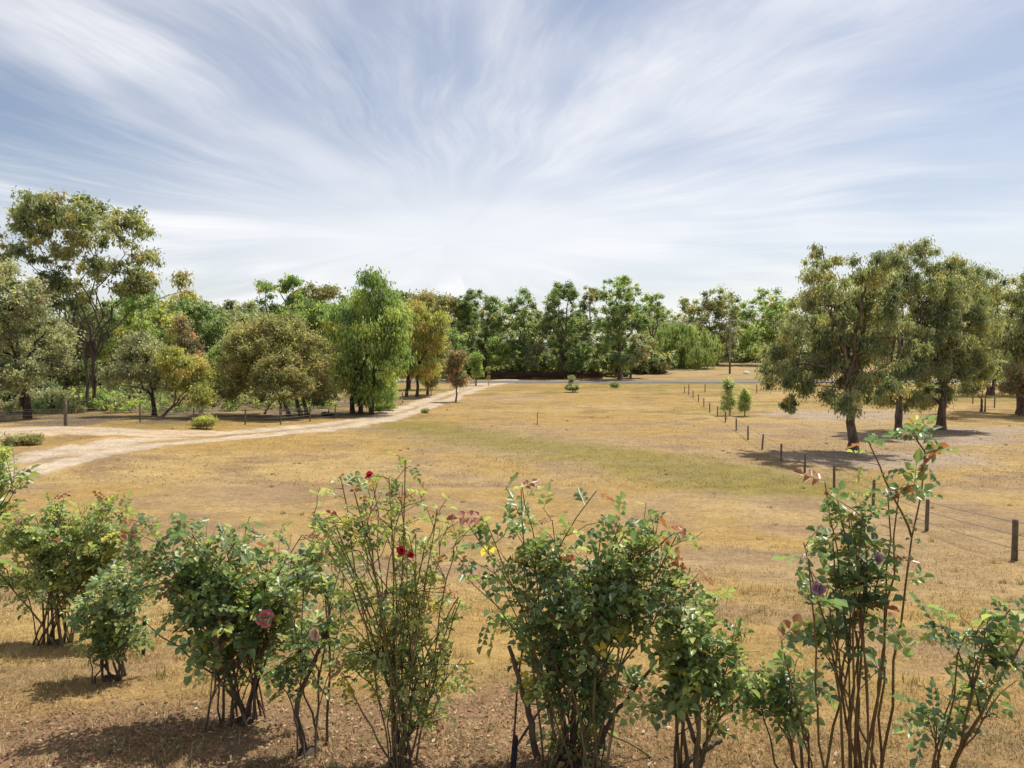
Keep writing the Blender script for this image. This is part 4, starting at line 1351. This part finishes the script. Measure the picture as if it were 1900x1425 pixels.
    for (bx, by, kind, rad, facing, blabel) in blooms:
        p = at_d(bx, by, d - 0.28 * reach) - b
        j = int(np.argmin(np.hypot(nodes_all[:, 0] - p[0], nodes_all[:, 2] - p[2]) + 0.25 * np.abs(nodes_all[:, 1] - p[1])))
        p = at_d(bx, by, d + max(-0.28 * reach, nodes_all[j][1] - 0.12)) - b
        f = np.asarray(facing, float); f /= np.linalg.norm(f)
        T = Tubes(); T.add(curve_pts(nodes_all[j], p - f * rad * 0.85, 5, -0.15, 0.01, rng), np.linspace(0.0035, 0.0025, 5), 5)
        ob('cane', T.mesh('cane', M_CANE), root)
        bloom(root, p, kind, rad, facing, seed + int(bx), blabel)
    return root


rose('leafy rose at the left picture edge, its top level with the driveway fork', (-130, 1330), [(-8, 850, 20, 50), (5, 895, 32, 22), (-70, 930, 60, 70), (-100, 1050, 70, 70), (-8, 830, 18, 30)], 30, 7,
     [('light', 5), ('mid', 4), ('dark', 1)], M_CANE, 100, singles=120)
rose('broad light-green rose with red shoot tips, first bush from the left', (105, 1195), [(130, 985, 115, 45), (60, 1010, 80, 55), (180, 1040, 80, 60), (110, 1070, 90, 60), (30, 1090, 55, 60), (170, 940, 25, 20), (90, 935, 25, 20), (225, 1000, 45, 50), (20, 970, 50, 40)], 30, 8,
     [('light', 7), ('mid', 5), ('dark', 1.5), ('yellow', 0.3)], M_CANE, 101, tip='red', stretch=1.15, more=2.1, spread=0.10, size=1.0)
rose('small low rose with a grassy foot beside the dark stake', (205, 1262), [(190, 1130, 65, 55), (215, 1190, 50, 40), (240, 1080, 45, 50)], 16, 6,
     [('mid', 5), ('dark', 3), ('light', 2)], M_CANE_OLD, 102, more=1.9, singles=150, size=0.95)
rose('dark glossy rose bearing the large pink bloom', (455, 1338), [(440, 1060, 130, 60), (370, 1090, 90, 70), (500, 1090, 100, 70), (460, 1150, 110, 70), (420, 990, 110, 40), (400, 1215, 60, 30), (500, 1220, 50, 40), (290, 960, 35, 25), (540, 985, 60, 45), (320, 1140, 60, 40), (590, 1040, 50, 40), (560, 1150, 50, 40), (300, 1040, 45, 50)], 34, 9,
     [('dark', 5), ('mid', 4), ('light', 2), ('yellow', 0.15)], M_CANE_OLD, 103, tip='red', stretch=1.2, more=1.45, size=1.12, singles=300, low=0.3,
     crooked=[[(455, 1340, .018), (440, 1290, .015), (400, 1220, .012), (350, 1150, .008), (300, 1100, .005)], [(460, 1338, .018), (470, 1280, .014), (490, 1200, .010), (520, 1120, .006)]],
     blooms=[(492, 1146, 'pink', 0.048, (0.55, -0.6, 0.55), 'open pink rose bloom with pale outer petals')])
rose('thin rose on one stout slanting stem with a faded pale bloom', (572, 1398), [(600, 1060, 50, 50), (585, 1190, 45, 40), (560, 1100, 45, 50), (530, 1250, 40, 30)], 10, 6,
     [('mid', 5), ('dark', 4), ('light', 2)], M_CANE_OLD, 104, more=1.3, singles=110,
     crooked=[[(572, 1400, .020), (550, 1330, .018), (555, 1290, .016), (590, 1210, .012), (612, 1150, .009), (600, 1080, .006)]],
     blooms=[(584, 1176, 'pale', 0.036, (-0.3, -0.8, 0.3), 'faded pale pink rose bloom')])
rose('tall thin rose of many upright twigs with two clusters of red blooms', (738, 1418), [(700, 920, 60, 40), (770, 900, 45, 40), (660, 960, 70, 50), (740, 960, 60, 50), (640, 1010, 60, 40), (800, 990, 60, 60), (700, 1120, 90, 70), (800, 1120, 70, 80), (850, 1040, 45, 60), (720, 1240, 90, 60), (820, 1230, 60, 50), (760, 1340, 60, 40)], 44, 7,
     [('light', 8), ('mid', 4), ('dark', 1), ('yellow', 0.7), ('brown', .6)], M_CANE, 105, tip='red', stretch=1.1, more=1.2, straight=[((690, 890), (735, 1415), 0.005, 8), ((632, 885), (725, 1415), 0.005, 5), ((752, 850), (745, 1415), 0.005, 7)], thick=0.0065, size=0.72, spread=0.06, low=0.25, singles=260, reach=0.7,
     blooms=[(685, 880, 'red', 0.022, (0.0, -0.5, 0.9), None), (745, 1022, 'red', 0.025, (0.1, -0.8, 0.5), None), (762, 1030, 'red', 0.022, (0.5, -0.7, 0.4), None)])
rose('largest rose bush, dense dark foliage over many upright canes in the middle', (1060, 1412), [(960, 950, 70, 55), (985, 905, 35, 28), (1130, 920, 35, 30), (1060, 990, 90, 50), (1180, 990, 80, 50), (1130, 1060, 100, 60), (960, 1040, 80, 60), (1060, 1080, 110, 60), (1200, 1070, 60, 60), (1010, 1170, 90, 60), (1120, 1160, 90, 60), (905, 1060, 45, 60), (1250, 1090, 40, 50), (900, 960, 30, 30), (1230, 1010, 35, 35), (1000, 1270, 60, 50), (1120, 1280, 50, 40), (1070, 1380, 60, 30)], 56, 8,
     [('dark', 4), ('mid', 5), ('light', 3), ('yellow', 0.2), ('brown', 0.2)], M_CANE, 106, tip='red', stretch=1.12, more=1.1, forked=0.55, thick=0.007, spread=0.15, singles=300, low=0.35, size=1.05, reach=0.6,
     crooked=[[(1000, 1425, .024), (985, 1340, .022), (965, 1270, .017), (945, 1200, .012)], [(1060, 1420, .022), (1065, 1300, .018), (1062, 1220, .015), (1070, 1130, .01)], [(1100, 1415, .02), (1130, 1340, .016), (1170, 1290, .012), (1210, 1240, .009)]])
rose('low light-green rose on a crooked elbowed stem right of the largest bush', (1272, 1440), [(1300, 1130, 55, 35), (1250, 1140, 50, 50), (1330, 1190, 65, 50), (1290, 1230, 70, 50), (1390, 1240, 45, 40), (1240, 1310, 35, 45), (1360, 1280, 40, 30)], 22, 8,
     [('mid', 6), ('light', 6), ('dark', 3), ('yellow', 0.3)], M_CANE, 107, stretch=1.12, more=1.25, singles=280, size=1.0, spread=0.04, low=0.3, reach=0.75,
     crooked=[[(1272, 1442, .020), (1275, 1415, .019), (1300, 1398, .017), (1340, 1372, .014)], [(1300, 1398, .015), (1285, 1360, .013), (1262, 1290, .010), (1250, 1210, .006)]])
rose('tall gaunt rose with long bare red canes and a mauve bloom at right', (1590, 1475), [(1560, 870, 60, 30), (1530, 920, 55, 45), (1580, 960, 55, 45), (1550, 1010, 60, 45), (1610, 1040, 50, 45), (1580, 1100, 55, 45), (1500, 1180, 40, 50), (1640, 1180, 50, 60)], 15, 6,
     [('dark', 6), ('mid', 4), ('light', 1.5), ('yellow', 0.15)], M_CANE_RED, 108, more=1.1, singles=300, size=1.12, thick=0.008, low=0.45, spread=0.09, reach=0.5, tip='red',
     straight=[((1716, 838), (1640, 1470), 0.009, 9), ((1690, 800), (1716, 838), 0.005, 12), ((1612, 820), (1668, 960), 0.007, 5), ((1668, 915), (1610, 1460), 0.009, 7), ((1648, 930), (1655, 1420), 0.008, 5), ((1545, 1000), (1560, 1470), 0.009, 6), ((1500, 1030), (1530, 1460), 0.007, 5), ((1610, 1050), (1575, 1460), 0.011, 4), ((1700, 900), (1666, 915), 0.004, 6), ((1585, 1120), (1600, 1470), 0.008, 3), ((1640, 1150), (1625, 1470), 0.008, 3), ((1450, 1190), (1520, 1460), 0.006, 6)],
     blooms=[(1518, 1092, 'mauve', 0.035, (-0.6, -0.6, 0.2), 'half-closed mauve rose bloom'), (1630, 1038, 'mauve', 0.026, (0.3, -0.7, 0.4), None)])
rose('sparse short rose with dark leaves between the elbowed rose and the gaunt rose', (1490, 1455), [(1420, 1250, 45, 35), (1450, 1310, 45, 35), (1480, 1250, 30, 40)], 9, 5,
     [('dark', 6), ('mid', 4), ('yellow', .15)], M_CANE_RED, 109, more=1.4, singles=120, reach=0.7, size=1.05, low=.4)
rose('rose leaning out of the right picture edge on one thick red cane', (1745, 1470), [(1800, 1150, 45, 30), (1760, 1170, 30, 30), (1830, 1210, 50, 30), (1770, 1250, 40, 35), (1890, 1110, 40, 35), (1850, 1260, 50, 40), (1740, 1330, 45, 40)], 8, 6,
     [('dark', 7), ('mid', 4), ('light', 1)], M_CANE_RED, 110, more=0.9, singles=260, size=1.15, reach=0.6, low=0.4,
     straight=[((1905, 1175), (1750, 1465), 0.013, 8), ((1770, 1270), (1700, 1450), 0.007, 5), ((1790, 1180), (1730, 1460), 0.007, 5), ((1875, 1130), (1905, 1190), 0.005, 6)])


def stake(label, top, base, r):
    b = at(*base); h = (base[1] - top[1]) / F * b[1]
    T = Tubes()
    T.add([(0, 0, -0.15), (0, 0, 0.0), (0.004, 0, h * 0.9), (0.005, 0, h)], [r * 0.8, r, r, r * 0.7], 4)
    T.add([(0.005, 0, h), (0.005, 0, h + 0.004)], [r * 0.7, r * 0.15], 4)
    o = ob('garden_stake', T.mesh('garden_stake', M_STAKE, False), None, b)
    o.rotation_euler = (0.03, 0.04, 0.4)
    tag(o, label, 'stake', 'stakes in the rose bed')


stake('dark stake between the small low rose and the pink-bloom rose', (267, 1140), (266, 1218), 0.018)
stake('dark stake between the thin red-bloom rose and the largest bush', (957, 1362), (952, 1432), 0.018)

# ------------------------------------------------------------------ ground cover
def grass():
    rng = np.random.default_rng(9)

    def blades(n, y0, y1, h0, h1, w, lean):
        y = y0 * (y1 / y0) ** rng.random(n)
        x = rng.uniform(-1, 1, n) * (0.86 * y + 0.8)
        dens = fbm(x / 0.35, y / 0.35, 61, 3) + 0.5 * fbm(x / 2.0, y / 2.0, 62, 2)
        keep = dens > rng.uniform(0.45, 1.0, n)
        x, y = x[keep], y[keep]; n = len(x)
        z = hgt(x, y)
        h = rng.uniform(h0, h1, n)
        a = rng.uniform(0, 2 * np.pi, n); l = rng.uniform(0.2, lean, n) * h
        dx, dy = np.cos(a), np.sin(a)
        V = np.empty((n, 3, 3))
        V[:, 0] = np.stack([x - dy * w, y + dx * w, z - 0.004], 1)
        V[:, 1] = np.stack([x + dy * w, y - dx * w, z - 0.004], 1)
        V[:, 2] = np.stack([x + dx * l, y + dy * l, z + h * 0.8], 1)
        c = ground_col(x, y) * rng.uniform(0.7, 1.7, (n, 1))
        gr = rng.random(n) < 0.12
        c[gr] = np.array([0.15, 0.16, 0.05]) * rng.uniform(0.7, 1.2, (gr.sum(), 1))
        hay = rng.random(n) < 0.24
        c[hay] = np.array([0.52, 0.40, 0.22]) * rng.uniform(0.7, 1.15, (hay.sum(), 1))
        return V.reshape(-1, 3), np.repeat(c, 3, axis=0)
    parts = [blades(270000, 2.4, 9.0, 0.02, 0.06, 0.0028, 1.6), blades(110000, 8.0, 30.0, 0.03, 0.08, 0.006, 1.4), blades(60000, 28.0, 100.0, 0.05, 0.13, 0.018, 1.2)]
    # scattered taller tussocks
    nt_ = 260
    ty = 5.0 * (70 / 5.0) ** rng.random(nt_); tx = rng.uniform(-1, 1, nt_) * (0.86 * ty + 1)
    k = 26
    x = np.repeat(tx, k) + rng.normal(0, 0.05, nt_ * k); y = np.repeat(ty, k) + rng.normal(0, 0.05, nt_ * k)
    z = hgt(x, y); h = np.repeat(rng.uniform(0.04, 0.12, nt_), k) * rng.uniform(0.5, 1.2, nt_ * k)
    a = rng.uniform(0, 6.283, nt_ * k); l = h * rng.uniform(0.1, 0.9, nt_ * k); w = np.repeat(0.003 + 0.0003 * ty, k)
    Vt = np.empty((nt_ * k, 3, 3))
    Vt[:, 0] = np.stack([x - np.sin(a) * w, y + np.cos(a) * w, z - .005], 1); Vt[:, 1] = np.stack([x + np.sin(a) * w, y - np.cos(a) * w, z - .005], 1)
    Vt[:, 2] = np.stack([x + np.cos(a) * l, y + np.sin(a) * l, z + h], 1)
    tcol = np.array([(0.34, 0.25, 0.11), (0.42, 0.32, 0.16), (0.20, 0.18, 0.07), (0.27, 0.19, 0.09)])[rng.choice(4, nt_)]
    parts.append((Vt.reshape(-1, 3), np.repeat(np.repeat(tcol, k, axis=0) * rng.uniform(.75, 1.2, (nt_ * k, 1)), 3, axis=0)))
    V = np.concatenate([p[0] for p in parts]); K = np.concatenate([p[1] for p in parts])
    o = ob('dry_grass', np_mesh('dry_grass', V, np.arange(len(V)).reshape(-1, 3), K, M_GRASS))
    tag(o, 'short dry straw-coloured grass over the paddock', 'grass', kind='stuff')


grass()


def litter():
    rng = np.random.default_rng(10)
    n = 24000
    y = 2.6 * (7.0 / 2.6) ** rng.random(n)
    x = rng.uniform(-1, 1, n) * (0.86 * y + 0.8)
    n2 = fbm(x / 2.6, y / 2.2, 22, 4)
    bed = (1 - sstep(np.abs(y - 4.2 - 0.12 * x) + 1.1 * (n2 - 0.5), 0.9, 1.9)) * sstep(-x, -3.4, 0.5)
    keep = rng.random(n) < bed * 0.95 + 0.03
    x, y = x[keep], y[keep]; n = len(x)
    z = hgt(x, y) + rng.uniform(0.004, 0.02, n)
    ax = rng.normal(size=(n, 3)); ax[:, 2] *= 0.35; ax /= np.linalg.norm(ax, axis=1)[:, None]
    up = np.array([0, 0, 1.0]) + rng.normal(0, 0.35, (n, 3))
    s = np.cross(ax, up); s /= np.linalg.norm(s, axis=1)[:, None]
    l = rng.uniform(0.008, 0.028, n)[:, None]; w = rng.uniform(0.004, 0.012, n)[:, None]
    P = np.stack([x, y, z], 1)
    V = np.stack([P - ax * l, P + s * w + [0, 0, .003], P + ax * l, P - s * w + [0, 0, .003]], 1)
    cs = np.array([(0.30, 0.19, 0.11), (0.40, 0.28, 0.17), (0.20, 0.12, 0.08), (0.48, 0.38, 0.26), (0.30, 0.12, 0.09), (0.15, 0.16, 0.06)])
    K = cs[rng.choice(6, n, p=[.3, .25, .2, .12, .08, .05])] * rng.uniform(.75, 1.25, (n, 1))
    o = ob('leaf_litter', np_mesh('leaf_litter', V.reshape(-1, 3), np.arange(n * 4).reshape(-1, 4), np.repeat(K, 4, axis=0), M_GRASS))
    tag(o, 'scattered bark chips and fallen leaves under the roses', 'leaf litter', kind='stuff')


litter()
